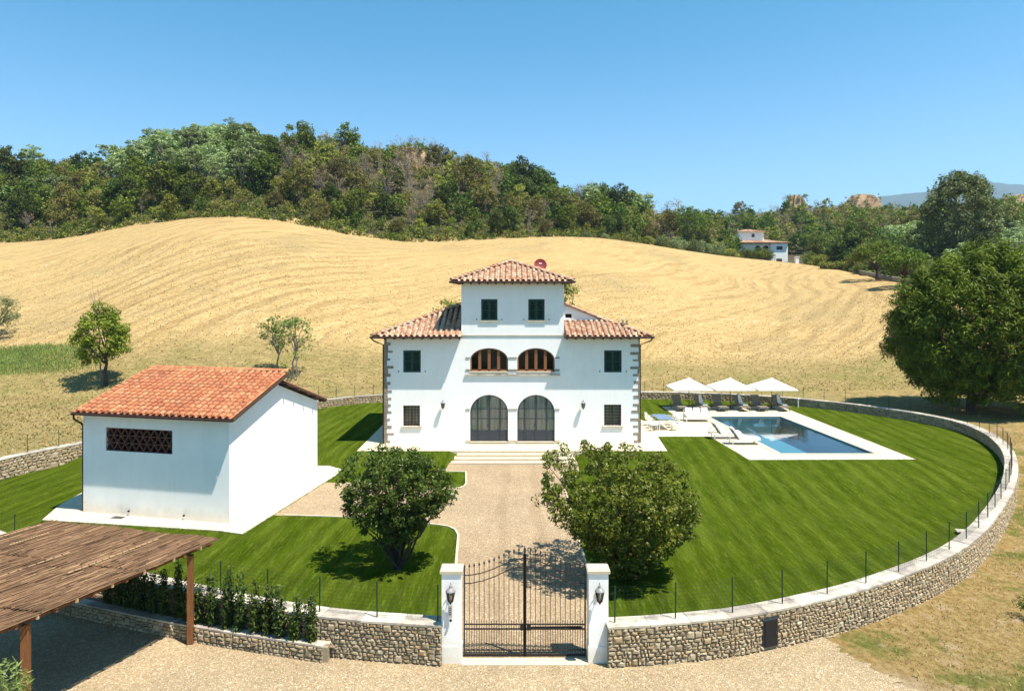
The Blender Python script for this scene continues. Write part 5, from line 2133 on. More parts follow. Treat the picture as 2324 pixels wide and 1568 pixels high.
ang = math.atan2(.10, .97)
for k, x in enumerate((12.35, 14.0, 15.35, 16.95, 18.25, 19.85)):
    ordn = ['first taupe lounger from the villa, in the row under the parasols', 'taupe lounger with a white towel under the first parasol', 'bare taupe lounger between the first and second parasol',
            'taupe lounger with a white towel under the middle parasol', 'bare taupe lounger between the middle and right parasol', 'taupe lounger with a white towel at the lawn end of the row'][k]
    lounger('sun_lounger', ordn, x, 51.0, ang, MT['taupe'], MT['taupe'], 58, 1.95, .68, 'taupe loungers under the parasols')
    if k % 2:
        tw = thing('towel', ['white towel draped over the lounger under the first parasol', 'white towel draped over the lounger under the middle parasol', 'white towel draped over the last lounger of the row'][k // 2], 'towel', (x, 51.0, .47), ang, 'white towels on loungers')
        b = MB()
        prof = [(-.55, .385), (-.1, .385), (.22, .39), (.30, .46), (.42, .66), (.53, .85), (.62, 1.02), (.66, 1.05), (.69, .98)]
        ws = [.17, .16, .15, .15, .13, .12, .08, .08, .08]
        for i in range(len(prof) - 1):
            (y0, z0), (y1, z1) = prof[i], prof[i + 1]
            b.quad((.12 - ws[i], y0, z0 + .03), (.12 + ws[i], y0, z0 + .03), (.12 + ws[i + 1], y1, z1 + .03), (.12 - ws[i + 1], y1, z1 + .03))
        o = b.build('cloth', MT['white_fab'], tw, local=True)
        settle(tw, .45)
        sm = o.modifiers.new('thickness', 'SOLIDIFY'); sm.thickness = .05; sm.offset = 1
# two white cushioned loungers pointing at the water
for k, (x, y) in enumerate(((13.7, 44.35), (14.5, 43.2))):
    lounger('cushioned_lounger', ['cushioned white lounger at the left pool edge, the farther of the pair', 'cushioned white lounger at the left pool edge, the nearer of the pair'][k], x, y, math.radians(90), MT['white_fab'], MT['white_metal'], 55, 1.95, .7, 'white loungers left of the pool', .12)
    pw_ = thing('throw', ['dark throw over the backrest of the farther white lounger', 'dark throw over the backrest of the nearer white lounger'][k], 'throw', (x, y, .47), math.radians(90), 'dark throws on white loungers')
    b = MB()
    a = math.radians(55)
    b.box((0, .27 + math.cos(a) * .42 + math.sin(a) * .0 + .06, .33 + math.sin(a) * .42 - .035), (.60, .86, .03), ax=((1, 0, 0), (0, math.cos(a), math.sin(a)), (0, -math.sin(a), math.cos(a))))
    b.build('cloth', MT['taupe'], pw_, local=True)
    settle(pw_, .45)
# sofa with three cushions
so = thing('garden_sofa', 'white framed garden sofa with three square cushions facing the house terrace', 'sofa', (12.95, 48.15, .47))
b = MB()
for sx in (-1, 1):
    for yy in (-.42, .38): b.box((sx * .85, yy, .17), (.06, .06, .34))
for z in (.2, .32): b.bar((-.85, -.42, z), (.85, -.42, z), .04); b.bar((-.85, .38, z), (.85, .38, z), .04)
for sx in (-1, 1): b.bar((sx * .85, -.42, .32), (sx * .85, .38, .32), .05)
b.build('frame', MT['white_metal'], so, local=True)
b = MB(); b.box((0, -.02, .40), (1.66, .84, .13)); b.build('seat', MT['white_fab'], so, local=True)
b = MB()
b.bar((-.85, .40, .72), (.85, .40, .72), .04)
for sx in (-.85, -.28, .28, .85): b.bar((sx, .40, .32), (sx, .40, .72), .035)
b.build('back_frame', MT['white_metal'], so, local=True)
MT['pinkish'] = simple('blush_piping', (.55, .30, .20), None, 4, .8)
for k, sx in enumerate((-.55, 0, .55)):
    b = MB(); b.box((sx, .22, .68), (.46, .13, .44), ax=((1, 0, 0), (0, .94, -.34), (0, .34, .94))); o = b.build('cushion', MT['white_fab'], so, local=True)
    bv = o.modifiers.new('soft', 'BEVEL'); bv.width = .05; bv.segments = 3
settle(so, .45)
# dining table with chairs
td = math.radians(3)
dt_ = thing('dining_table', 'blue grey garden dining table on the paving beside the villa', 'table', (10.15, 46.55, .47), td)
b = MB(); b.box((0, 0, .74), (1.0, 2.0, .04)); b.build('tabletop', MT['table_blue'], dt_, local=True)
b = MB(); b.box((0, 0, .69), (.8, 1.8, .05)); b.build('apron', MT['white_metal'], dt_, local=True)
for sx in (-1, 1):
    for sy in (-1, 1):
        b = MB(); b.bar((sx * .42, sy * .9, 0), (sx * .42, sy * .9, .72), .05); b.build('leg', MT['white_metal'], dt_, local=True)
settle(dt_, .45)


def chair(label, x, y, a):
    t = thing('garden_chair', label, 'chair', (x, y, .47), a, 'pale chairs round the garden table')
    b = MB(); b.box((0, 0, .44), (.46, .46, .05)); b.build('seat', MT['white_fab'], t, local=True)
    b = MB(); b.box((0, .23, .70), (.46, .035, .34), ax=((1, 0, 0), (0, .98, .17), (0, -.17, .98))); b.build('backrest', MT['white_fab'], t, local=True)
    b = MB()
    for sx in (-1, 1): b.bar((sx * .21, .2, .42), (sx * .21, .29, .88), .03)
    b.build('back_frame', MT['white_metal'], t, local=True)
    for sx in (-1, 1):
        for sy in (-1, 1):
            b = MB(); b.bar((sx * .21, sy * .2, 0), (sx * .19, sy * .18, .43), .03); b.build('leg', MT['white_metal'], t, local=True)
        b = MB(); b.bar((sx * .24, .2, .62), (sx * .24, -.18, .62), .035); b.build('armrest', MT['white_metal'], t, local=True)
    settle(t, .45)


cc = Vector((10.15, 46.55, 0))
R2 = Matrix.Rotation(td, 3, 'Z')
for sx in (-1, 1):
    for j, yy in enumerate((-.62, 0, .62)):
        p = cc + R2 @ Vector((sx * .72, yy, 0))
        lb = ['nearest', 'middle', 'farthest'][j] + (' pale garden chair on the villa side of the blue grey table' if sx < 0 else ' pale garden chair on the pool side of the blue grey table')
        chair(lb, p.x, p.y, td + (PI / 2 if sx < 0 else -PI / 2))
# bollard lamp and small box by the pool, shower etc.
bl_ = thing('bollard_light', 'short white bollard light on the lawn by the parasols', 'garden light', (21.45, 51.6, .45))
b = MB(); b.tube([(0, 0, 0), (0, 0, .62)], .05, 8); b.build('post', MT['white_metal'], bl_, local=True)
b = MB(); b.lathe((0, 0, .62), [(.08, 0), (.08, .12), (.02, .15)], 10); b.build('head', MT['white_fab'], bl_, local=True)
settle(bl_, .45)
b = MB(); b.box((0, 0, .02), (.34, .2, .04)); o = b.build('folded_towel', MT['white_fab'], None); o.location = (16.9, 49.75, .49); settle(o, .45); tag(o, 'small folded white towel on the paving behind the pool water', 'towel')
# well covers by the right wall
for k, (x, y, z) in enumerate(((2194, 1207, .10), (2258, 1165, .30))):
    p = at(x, y, z)
    t = thing('access_box', ['low pale access cover in the lawn by the right wall', 'pale topped utility box in the lawn against the right wall'][k], 'utility box', (p.x, p.y, 0), math.radians(-20))
    b = MB(); b.box((0, 0, z / 2), (.6, .34, z)); b.build('body', MT['black'], t, local=True)
    b = MB(); b.box((0, 0, z + .02), (.75, .42, .04)); b.build('lid', MT['coping'], t, local=True)

# ------------------------------------------------------------------ vegetation
def stand(px, py):
    """where the ground meets the line of sight through photo pixel (px, py)"""
    u = (px - CX) / FPX
    last = None
    for i in range(1200):
        y = 15 + i * .2
        z = hz(u * y, y)
        p = HY + (CAM_H - z) * FPX / y
        if p <= py: return u * y, y, z
    return u * y, y, z


def unit(v): return v / np.maximum(np.linalg.norm(v, axis=1, keepdims=True), 1e-9)


def leaf_quads(rs, C, R, N, L, W, up=.35, flat=.5, squash=1.0):
    """clusters C (n,3) radius R (n) with N leaves each -> (4*leaf, 3) diamond leaves"""
    idx = np.repeat(np.arange(len(C)), N)
    n = len(idx)
    d = unit(rs.normal(size=(n, 3)))
    r = R[idx][:, None] * (rs.uniform(.15, 1, (n, 1)) ** .45)
    off = d * r
    off[:, 2] *= squash
    P = C[idx] + off
    nrm = unit(d * (1 - flat) + np.array([0, 0, up]) + rs.normal(0, .45, (n, 3)))
    t = unit(np.cross(nrm, rs.normal(size=(n, 3))))
    s = np.cross(nrm, t)
    l = L * rs.uniform(.6, 1.35, (n, 1)) * .5
    w = W * rs.uniform(.6, 1.3, (n, 1)) * .5
    fold = nrm * w * .35
    V = np.stack([P - t * l, P + s * w + fold, P + t * l, P - s * w + fold], 1)
    return V.reshape(-1, 3)


def branches(b, rs, base, tops, r0, n=6, bend=.12, rtip=.012, splits=.45):
    base = np.array(base, float)
    for t in tops:
        t = np.array(t, float)
        k = 5
        pts = []
        d = t - base
        L = np.linalg.norm(d)
        for i in range(k + 1):
            f = i / k
            p = base + d * f
            p[2] += math.sin(PI * f) * L * bend
            if 0 < i < k: p += rs.normal(0, .03 * L, 3)
            pts.append(p)
        b.tube(pts, [r0 * (1 - f / k * .0) * ((1 - f / k) ** .8) + rtip for f in range(k + 1)], n, False)


def crown_points(rs, n, rx, ry, rz, zc, lobes=5, lo=.35, lob=.35, under=.55):
    """cluster centres filling an uneven ellipsoid; underside thinned"""
    ld = unit(rs.normal(size=(lobes, 3)))
    la = rs.uniform(.4, 1, lobes) * lob
    out = []
    while len(out) < n:
        d = unit(rs.normal(size=(1, 3)))[0]
        k = 1 + sum(a * max(0, float(d @ q)) ** 3 for a, q in zip(la, ld)) - lob * .4
        r = rs.uniform(lo, 1) ** .5 * k
        if d[2] < -.25 and rs.uniform() < under: continue
        out.append((d[0] * rx * r, d[1] * ry * r, zc + d[2] * rz * r))
    return np.array(out)


def make_tree(seed, mat, bark, h, rx, ry, trunk_h, ncl, clr, nleaf, L, W, lob=.35, zc=None, rz=None, squash=.8, r0=.16, nbr=10, up=.35, extra=None, multi=1, lo=.35):
    """returns (crown mesh, trunk mesh) in local coordinates"""
    rs = np.random.RandomState(seed)
    zc = zc if zc is not None else (trunk_h + h) / 2
    rz = rz if rz is not None else (h - trunk_h) / 2
    C = crown_points(rs, ncl, rx, ry, rz, zc, lob=lob, lo=lo)
    C = C[C[:, 2] > .15]
    R = clr * rs.uniform(.6, 1.35, len(C))
    V = leaf_quads(rs, C, R, nleaf, L, W, up, squash=squash)
    cm = quads_mesh('crown', V, mat)
    b = MB()
    far_ = C[np.argsort(-np.linalg.norm(C - np.array([0, 0, zc]), axis=1))][:nbr * 3]
    tops = far_[rs.choice(len(far_), min(nbr, len(far_)), False)]
    if multi == 1:
        k = 5
        top = np.array([rs.normal(0, .05) * h, rs.normal(0, .05) * h, trunk_h + (h - trunk_h) * .35])
        pts = [top * np.array([(i / k), (i / k), i / k]) + np.append(rs.normal(0, .01 * h, 2) * (0 < i < k), 0) for i in range(k + 1)]
        b.tube(pts, [r0 * (1.25 - .8 * i / k) for i in range(k + 1)], 8, False)
        branches(b, rs, pts[3], tops[:len(tops) // 2], r0 * .42)
        branches(b, rs, pts[4], tops[len(tops) // 2:], r0 * .38)
    else:
        for t in tops:
            branches(b, rs, (rs.normal(0, .06), rs.normal(0, .06), 0), [t], r0 * .5, bend=.05)
    tm = b.mesh('trunk', bark, smooth=True)
    return cm, tm


def put_tree(name, label, cat, meshes, x, y, z, rz=0, s=1.0, group=None, sz=None):
    t = thing(name, label, cat, (x, y, z), rz, group)
    t.scale = (s, s, sz or s)
    o = link('crown', meshes[0], t)
    o = link('trunk', meshes[1], t)
    return t


# the two dense small trees by the drive
def garden_tree(seed, mat, h, rx, zc, rz, n, nl, vase=.35, tilt=0):
    rs = np.random.RandomState(seed)
    C = crown_points(rs, n, rx, rx, rz, zc, lobes=16, lo=.22, lob=.22, under=.25)
    gap = np.array([mnoise.noise(Vector((p[0] * .95, p[1] * .95, p[2] * .95 + seed))) for p in C])
    C = C[gap > -.24]
    f = np.clip((C[:, 2] - (zc - rz)) / (2 * rz), 0, 1)
    k = (1 - vase) + vase * np.clip(f * 1.7, 0, 1)
    C[:, 0] *= k; C[:, 1] *= k
    R = rs.uniform(.16, .34, len(C))
    V = leaf_quads(rs, C, R, nl, .155, .075, .45, .45, .85)
    # stray shoots poking out of the outline
    k2 = 60
    d = unit(rs.normal(size=(k2, 3))); d[:, 2] = np.abs(d[:, 2]) * .9 - .15
    S0 = np.stack([d[:, 0] * rx * .98, d[:, 1] * rx * .98, zc + d[:, 2] * rz * 1.02], 1)
    tip = S0 + unit(d + np.array([0, 0, .7])) * rs.uniform(.15, .45, (k2, 1))
    CC = np.concatenate([S0 + (tip - S0) * q for q in (.2, .5, .8, 1)])
    V2 = leaf_quads(rs, CC, np.full(len(CC), .09), 9, .15, .07, .5, .4)
    cm = quads_mesh('crown', np.concatenate([V, V2]), mat)
    b = MB()
    tops = C[rs.choice(len(C), 26, False)]
    for t in tops:
        a0 = rs.normal(0, .09, 2)
        branches(b, rs, (a0[0], a0[1], 0), [t], .045, 6, .03, .008)
    for a, c in zip(S0[:40], tip[:40]): b.tube([a * .6 + np.array([0, 0, zc]) * .4, a, c], [.014, .009, .003], 4, False)
    return cm, b.mesh('trunk', MT['bark'], smooth=True)


settle(put_tree('garden_tree', 'dense dark green small tree on the lawn left of the gravel drive', 'tree', garden_tree(21, LEAF['garden'], 4.9, 1.98, 2.75, 1.62, 620, 42, .50), -4.75, 28.7, 0))
settle(put_tree('garden_tree', 'broad olive green small tree on the lawn right of the gravel drive, beside the gate', 'tree', garden_tree(37, LEAF['garden2'], 5.4, 2.55, 2.35, 2.0, 1000, 42, .40), 4.85, 27.9, 0, .4))

# planter shrubs
rp = np.random.RandomState(6)


def laurel(seed, h):
    rs = np.random.RandomState(seed)
    b = MB()
    Cs = []
    for k in range(rs.randint(4, 7)):
        a = rs.uniform(0, 2 * PI); r = rs.uniform(.02, .17)
        hh = h * rs.uniform(.6, 1.05)
        tip = np.array([math.cos(a) * r, math.sin(a) * r, hh])
        b.tube([(0, 0, 0), tip * np.array([.7, .7, .5]), tip], [.016, .012, .004], 5, False)
        n_ = int(hh / .085)
        for i in range(n_): Cs.append(tip * np.array([1, 1, (i + 1.5) / (n_ + 1)]) * np.array([min(1, .6 + .5 * i / n_)] * 2 + [1]))
    C = np.array(Cs)
    V = leaf_quads(rs, C, np.full(len(C), .13), 9, .13, .055, .7, .3)
    return quads_mesh('foliage', V, LEAF['laurel']), b.mesh('stem', MT['bark'])


xs_p = np.linspace(-5.45, -12.3, 17)
for k, x in enumerate(xs_p):
    y0 = float(np.interp(x, [p.x for p in pw], [p.y for p in pw]))
    y1 = float(np.interp(x, [p.x for p in outL[-40:]], [p.y for p in outL[-40:]]))
    w = rp.uniform(.45, .6)
    h = rp.uniform(1.25, 1.7) * (1.0 if k < 9 else .95)
    f, st_ = laurel(100 + k, h)
    ordw = ['first', 'second', 'third', 'fourth', 'fifth', 'sixth', 'seventh', 'eighth', 'ninth', 'tenth', 'eleventh', 'twelfth', 'thirteenth', 'fourteenth', 'fifteenth', 'sixteenth', 'seventeenth'][k]
    t = thing('laurel_shrub', f'{ordw} upright glossy shrub in the planter, counted from the end by the gate', 'shrub', (x, y0 + min(.34, max(.16, (y1 - y0) * .42)), .36), rp.uniform(0, 6), 'shrubs planted behind the low stone wall')
    link('foliage', f, t); link('stem', st_, t)

# small plants at the picture edges
def bush(seed, mat, h, r, n, nl, L, W, R=.2, up=.4):
    rs = np.random.RandomState(seed)
    C = crown_points(rs, n, r, r, h * .5, h * .52, lobes=6, lob=.4, under=.2)
    C = C[C[:, 2] > .03]
    V = leaf_quads(rs, C, R * rs.uniform(.6, 1.3, len(C)), nl, L, W, up, .5)
    b = MB()
    for t in C[rs.choice(len(C), min(10, len(C)), False)]: branches(b, rs, (0, 0, 0), [t], r * .03, 5, .05, .005)
    return quads_mesh('foliage', V, mat), b.mesh('stem', MT['bark'])


def put_bush(name, label, ms, x, y, z, s=1, group=None, rz=0, cat='shrub', sz=None):
    t = thing(name, label, cat, (x, y, z), rz, group)
    t.scale = (s, s, sz or s)
    link('foliage', ms[0], t); link('stem', ms[1], t)
    return t


ff, fs_ = bush(5, leafmat('leaf_light', [(.14, .21, .04), (.22, .30, .08), (.30, .36, .13)]), 1.1, .42, 60, 30, .15, .022, .16, .8)
tf = thing('feathery_tree', 'light green feathery treetop cut by the bottom left picture corner', 'tree', (-7.35, 10.0, 0))
o_ = link('foliage', ff, tf); o_.location = (-.12, 0, 3.12)
b_ = MB(); b_.tube([(0, 0, 0), (.06, .03, 1.8), (0, 0, 3.6)], [.06, .045, .02], 8); b_.build('trunk', MT['bark'], tf, local=True)
settle(put_bush('dark_shrub', 'dark green shrub on the dry verge outside the wall at the right', bush(6, LEAF['oak'], .8, .75, 60, 30, .13, .05, .2), 19.35, 24.5, 0))

# tree behind the shed and the two saplings
def stand_tree(name, label, cat, meshes, px, py, yold, group=None):
    x, y, z = stand(px, py)
    return put_tree(name, label, cat, meshes, x, y, z - .05, 0, y / yold, group)


wt = stand_tree('walnut_tree', 'bright green tree with a leafy side limb on the dry field behind the outbuilding', 'tree',
         make_tree(51, leafmat('leaf_walnut', [(.10, .15, .012), (.17, .22, .022), (.25, .28, .035)]), MT['bark'], 6.4, 1.9, 1.9, 1.2, 120, .50, 60, .24, .13, lob=.7, r0=.15, zc=4.0, rz=2.6), 240, 876, 56.5)
rs = np.random.RandomState(8)
bb_ = MB()
for k in range(16):
    a = rs.uniform(0, 2 * PI); r = rs.uniform(.1, 1.0)
    p = np.array([math.cos(a) * r, math.sin(a) * r, 0]); 
    bb_.tube([(-.3, 0, 4.6), p * .6 + np.array([-.3, 0, 5.6]), p + np.array([-.6, 0, rs.uniform(6.6, 8.2)])], [.03, .018, .005], 4, False)
x, y, z = stand(232, 868)
tr_ = thing('bare_twigs_tree', 'thin dry tree with bare twigs standing just behind the bright green tree', 'tree', (x, y, z))
tr_.scale = [y / 57.6] * 3
bb_.build('twigs', MT['bark_grey'], tr_, local=True)
b2 = MB(); b2.tube([(-.1, 0, 0), (-.3, 0, 4.6)], [.07, .04], 6); b2.build('trunk', MT['bark_grey'], tr_, local=True)
sap = leafmat('leaf_sapling', [(.14, .20, .045), (.20, .26, .07), (.27, .31, .10)])
stand_tree('sapling', 'thin young tree with sparse leaves behind the outbuilding roof, left of a pair', 'tree', make_tree(61, sap, MT['bark_grey'], 4.4, 1.0, 1.0, 1.3, 40, .30, 22, .2, .09, r0=.06, nbr=12, lob=.6), 628, 852, 48, 'young trees behind the outbuilding')
stand_tree('sapling', 'staked young tree with sparse leaves behind the outbuilding roof, right of a pair', 'tree', make_tree(63, sap, MT['bark_grey'], 4.9, 1.35, 1.2, 1.8, 50, .32, 22, .2, .09, r0=.065, nbr=12, lob=.8), 664, 862, 48, 'young trees behind the outbuilding')
x, y, z = stand(673, 863)
b2 = MB(); b2.tube([(x, y, z - .1), (x, y, z + 2.2)], .05, 6); tag(b2.build('tree_stake', MT['bark_grey']), 'wooden stake beside the right young tree', 'stake')
stand_tree('olive_tree', 'grey green olive tree cut by the left picture edge in the field', 'tree', make_tree(66, LEAF['poplar'], MT['bark'], 4.6, 2.1, 2.1, .6, 80, .5, 50, .22, .07), -6, 770, 74)
# green heads seen over the villa roof
put_tree('tree_behind_villa', 'leafy tree top showing between the tower and the right roof, behind the villa', 'tree', make_tree(71, LEAF['mid'], MT['bark'], 10.2, 1.35, 1.3, 3.5, 70, .5, 45, .22, .11), 4.45, 57.4, .6)
put_tree('tree_behind_villa', 'leafy tree top showing over the left villa roof, beside the tower', 'tree', make_tree(72, LEAF['yellow'], MT['bark'], 9.1, 1.3, 1.2, 3.5, 70, .5, 40, .22, .11), -5.1, 57.6, .6)

# umbrella pine at the right
rs = np.random.RandomState(90)
n = 2500
u = unit(rs.normal(size=(n * 2, 3)))
u = u[u[:, 2] > -.88][:n]
r = rs.uniform(.45, 1.0, (len(u), 1)) ** .5
lump = np.array([1 + .10 * mnoise.noise(Vector(tuple(q * 2.3))) + .06 * mnoise.noise(Vector(tuple(q * 5))) for q in u])[:, None]
C = u * r * lump * np.array([8.0, 6.4, 6.1]) + np.array([2.9, 1.4, 5.9])
C = C[C[:, 2] > .5 + rs.uniform(0, 1.2, len(C))]
R = rs.uniform(.45, .85, len(C))
V = leaf_quads(rs, C, R, 62, .46, .085, .9, .25, .85)
pine_c = quads_mesh('crown', V, LEAF['pine'])
b = MB()
b.tube([(0, 0, -.4), (.1, .05, 1.5), (.0, .2, 3.2), (.4, .5, 5.5), (1.0, 1.0, 8.5)], [.36, .30, .27, .2, .08], 10)
tops = C[rs.choice(len(C), 34, False)]
branches(b, rs, (0, .2, 3.0), tops[:17], .12, 6, .02)
branches(b, rs, (.4, .5, 5.2), tops[17:], .10, 6, .02)
pine_t = b.mesh('trunk', MT['bark'], smooth=True)
put_tree('umbrella_pine', 'big round headed pine outside the curved wall at the right edge', 'tree', (pine_c, pine_t), 35.3, 53.0, hz(34.9, 53.0) - .2, 0, .96, None, 1.10)

# tall poplar beyond the pine
put_tree('poplar_tree', 'tall grey green poplar standing above the pine at the right', 'tree',
         make_tree(95, LEAF['poplar'], MT['bark_grey'], 24, 6.2, 6.2, 2, 420, 1.1, 62, .42, .26, lob=.45, r0=.35, nbr=20, zc=12.5, rz=10.5), 84, 128, hz(84, 128) - .5, 0, 1.08, None, 1.02)

# ---- the wood on the hill
SPEC = {
    'oak': ('oak_tree', 'dark green tree', [make_tree(200 + k, LEAF['oak'], MT['bark'], 7.5 + k * .6, 2.7, 2.7, .8, 70, .85, 46, .46, .30, lob=.5, r0=.14) for k in range(3)]),
    'mid': ('broadleaf_tree', 'mid green tree', [make_tree(210 + k, LEAF['mid'], MT['bark'], 7 + k * .8, 2.6, 2.6, .6, 66, .85, 46, .46, .30, lob=.5, r0=.13) for k in range(3)]),
    'locust': ('locust_tree', 'pale grey green tree', [make_tree(220 + k, LEAF['locust'], MT['bark_grey'], 8.5 + k * .5, 3.0, 3.0, 2.2, 52, .75, 62, .40, .26, lob=.5, squash=.6, r0=.15, up=.8) for k in range(3)]),
    'olive': ('scrub_oak', 'olive brown tree', [make_tree(230 + k, LEAF['olive'], MT['bark_grey'], 6.5 + k * .7, 2.3, 2.3, .5, 60, .75, 36, .42, .24, lob=.6, r0=.11) for k in range(3)]),
    'yellow': ('light_green_tree', 'yellowish green tree', [make_tree(240 + k, LEAF['yellow'], MT['bark'], 6 + k * .8, 2.2, 2.2, .4, 60, .75, 42, .42, .26, lob=.5, r0=.11) for k in range(2)]),
    'dead': ('dry_tree', 'dry greyish bare tree', [make_tree(250 + k, LEAF['dead'], MT['bark_grey'], 8 + k, 1.7, 1.7, 1.5, 34, .7, 9, .36, .16, lob=.7, r0=.10, nbr=30) for k in range(2)]),
}
rw = random.Random(77)


def species_at(x, y):
    """kind of tree by where it stands on the hill (photo columns as compass)"""
    n1 = mnoise.noise(Vector((x * .011, y * .02, 1.0)))
    n2 = mnoise.noise(Vector((x * .03, y * .05, 7.0)))
    if 250 < x < 570 and y < 410 + n2 * 18: return 'locust' if rw.random() < .93 else 'oak'
    if x < 130 and n1 > -.1 and y < 470: return rw.choice(['locust', 'oak', 'mid'])
    if 1340 < x < 1700 and y < 480: return rw.choice(['mid', 'oak', 'locust', 'mid'])
    if 690 < x < 1060 and y < 440: return rw.choice(['dead', 'olive', 'dead', 'yellow', 'mid', 'dead', 'olive'])
    if x > 1750 and y < 520: return rw.choice(['olive', 'oak', 'yellow', 'mid', 'olive', 'dead'])
    if x > 2000: return rw.choice(['oak', 'locust', 'mid', 'locust'])
    v = n1 + n2 * .8
    if v > .16: return rw.choice(['olive', 'dead', 'dead', 'olive', 'yellow'])
    if v > -.02: return rw.choice(['yellow', 'mid', 'olive', 'dead', 'olive'])
    if v > -.2: return rw.choice(['mid', 'oak', 'olive'])
    return rw.choice(['oak', 'oak', 'mid'])


pts = []
cell = {}
tries = 0
villa_far = Vector((84.5, 222, 0))
while tries < 34000:
    tries += 1
    u = rw.uniform(-.80, .82)
    yy = rw.uniform(108, 312)
    yc = float(smooth_interp(u, _cu, CREST[:, 2])); yt = float(smooth_interp(u, _su, SIL[:, 2]))
    if yy < yc + 4 or yy > yt + 9: continue
    x = u * yy
    if u > .33 and u < .44 and yy < 232: continue
    dmin = 3.5 if u < .25 else 3.7
    key = (int(x // 4), int(yy // 4))
    ok = True
    for i in (-1, 0, 1):
        for j in (-1, 0, 1):
            for q in cell.get((key[0] + i, key[1] + j), ()):
                if (q[0] - x) ** 2 + (q[1] - yy) ** 2 < dmin * dmin: ok = False; break
            if not ok: break
        if not ok: break
    if not ok: continue
    cell.setdefault(key, []).append((x, yy))
    pts.append((x, yy))
    if len(pts) > 2600: break
info = []
for x, yy in pts:
    z = hz(x, yy)
    px, py = pix((x, yy, z + 4))
    if abs(px - 940) < 30 and 325 < py < 400 and 202 < yy < 216: continue      # open clay scar
    sp = species_at(px, py)
    s = min(1.45, max(.5, rw.lognormvariate(-.26, .24)))
    u_ = x / yy
    yc = float(smooth_interp(u_, _cu, CREST[:, 2])); yt = float(smooth_interp(u_, _su, SIL[:, 2]))
    if yy < yc + 9: s *= rw.uniform(.55, .8)          # low growth at the field edge
    if sp == 'dead' and yy > yt - 12: s *= 1.15
    info.append((x, yy, z, sp, s, px, py, yc, yt))


def zone(px):
    for lim, w in ((90, 'at the wood left end'), (180, 'far left in the wood'), (270, 'above the tall green grass strip'), (360, 'above the outbuilding'), (480, 'left of the field hump'), (600, 'above the field hump'), (710, 'right of the field hump'),
                   (830, 'above the field saddle'), (930, 'above the left villa roof'), (1040, 'left of the tower'), (1160, 'straight above the tower'), (1250, 'right of the tower'), (1350, 'above the right villa roof'),
                   (1460, 'above the parasols left side'), (1570, 'on the low right shoulder'), (1680, 'left of the farmhouse'),
                   (1760, 'behind the farmhouse'), (1850, 'right of the farmhouse'), (1950, 'by the narrow clay pinnacle'), (2060, 'by the broad clay cliff')):
        if px < lim: return w
    return 'behind the big pine'


def rowname(yy, yc, yt):
    f = (yy - yc) / (yt - yc)
    return 'front row' if f < .16 else 'lower slope' if f < .42 else 'upper slope' if f < .8 else 'skyline'


# largest on show first
info.sort(key=lambda t: -(t[4] / t[1]) * (1.35 if (t[1] - t[7]) < 9 else 1.0) * (1.2 if t[1] > t[8] - 6 else 1))
inv = [t for t in info if -60 < t[5] < 2384]
outv = [t for t in info if not (-60 < t[5] < 2384)]
solo, mass = inv[:290], inv[290:] + outv
ORD = ['first', 'second', 'third', 'fourth', 'fifth', 'sixth', 'seventh', 'eighth', 'ninth', 'tenth', 'eleventh', 'twelfth', 'thirteenth', 'fourteenth', 'fifteenth', 'sixteenth']
keyed = {}
for t in solo:
    nm, lb, protos = SPEC[t[3]]
    keyed.setdefault(f'{lb} {zone(t[5])}, {rowname(t[1], t[7], t[8])}', []).append(t)
for lb, lst in keyed.items():
    lst.sort(key=lambda t: t[5])
    for k, (x, yy, z, sp, s, px, py, yc, yt) in enumerate(lst):
        l2 = lb if len(lst) == 1 else f'{lb}, {ORD[k] if k < 16 else str(k + 1) + "th"} from left'
        put_tree(SPEC[sp][0], l2, 'tree', rw.choice(SPEC[sp][2]), x, yy, z - .15, rw.uniform(0, 6.28), s, SPEC[sp][1] + 's of the hillside wood')
# the rest of the wood as one mass of leaf clumps
rs = np.random.RandomState(12)
mats_w = list(LEAF[k] for k in ('oak', 'mid', 'locust', 'olive', 'yellow', 'dead'))
names_w = ['oak', 'mid', 'locust', 'olive', 'yellow', 'dead']
VV, MI = [], []
tb = MB()
# density thinned so that the whole stays light
protoV = {}
for sp in names_w:
    protoV[sp] = []
    for cm, tm in SPEC[sp][2]:
        a = np.empty(len(cm.vertices) * 3, np.float32); cm.vertices.foreach_get('co', a)
        a = a.reshape(-1, 4, 3)
        protoV[sp].append(a)
for (x, yy, z, sp, s, px, py, yc, yt) in mass:
    a = rw.choice(protoV[sp])
    keep = .20 if sp != 'dead' else .8
    k = rs.choice(len(a), int(len(a) * keep), False)
    q = a[k]
    c = q.mean(1, keepdims=True)
    q = c + (q - c) * (1.75 if sp != 'dead' else 1.0)
    ang_ = rw.uniform(0, 6.28)
    ca_, sa_ = math.cos(ang_), math.sin(ang_)
    Rm = np.array([[ca_, -sa_, 0], [sa_, ca_, 0], [0, 0, 1]]) * s
    VV.append((q.reshape(-1, 3) @ Rm.T) + np.array([x, yy, z - .15]))
    MI.append(np.full(len(k), names_w.index(sp)))
    if rw.random() < .35 or sp == 'dead':
        for _ in range(3 if sp == 'dead' else 1):
            h_ = s * (7.5 if sp == 'dead' else 4)
            tb.tube([(x, yy, z - .2), (x + rw.uniform(-1, 1), yy + rw.uniform(-1, 1), z + h_)], [.13 * s, .03], 4, False)
V = np.concatenate(VV); MI = np.concatenate(MI)
wd = link('woodland', quads_mesh('woodland', V, mats_w, MI))
tag(wd, kind='stuff')
tag(tb.build('woodland_stems', MT['bark_grey']), kind='stuff')
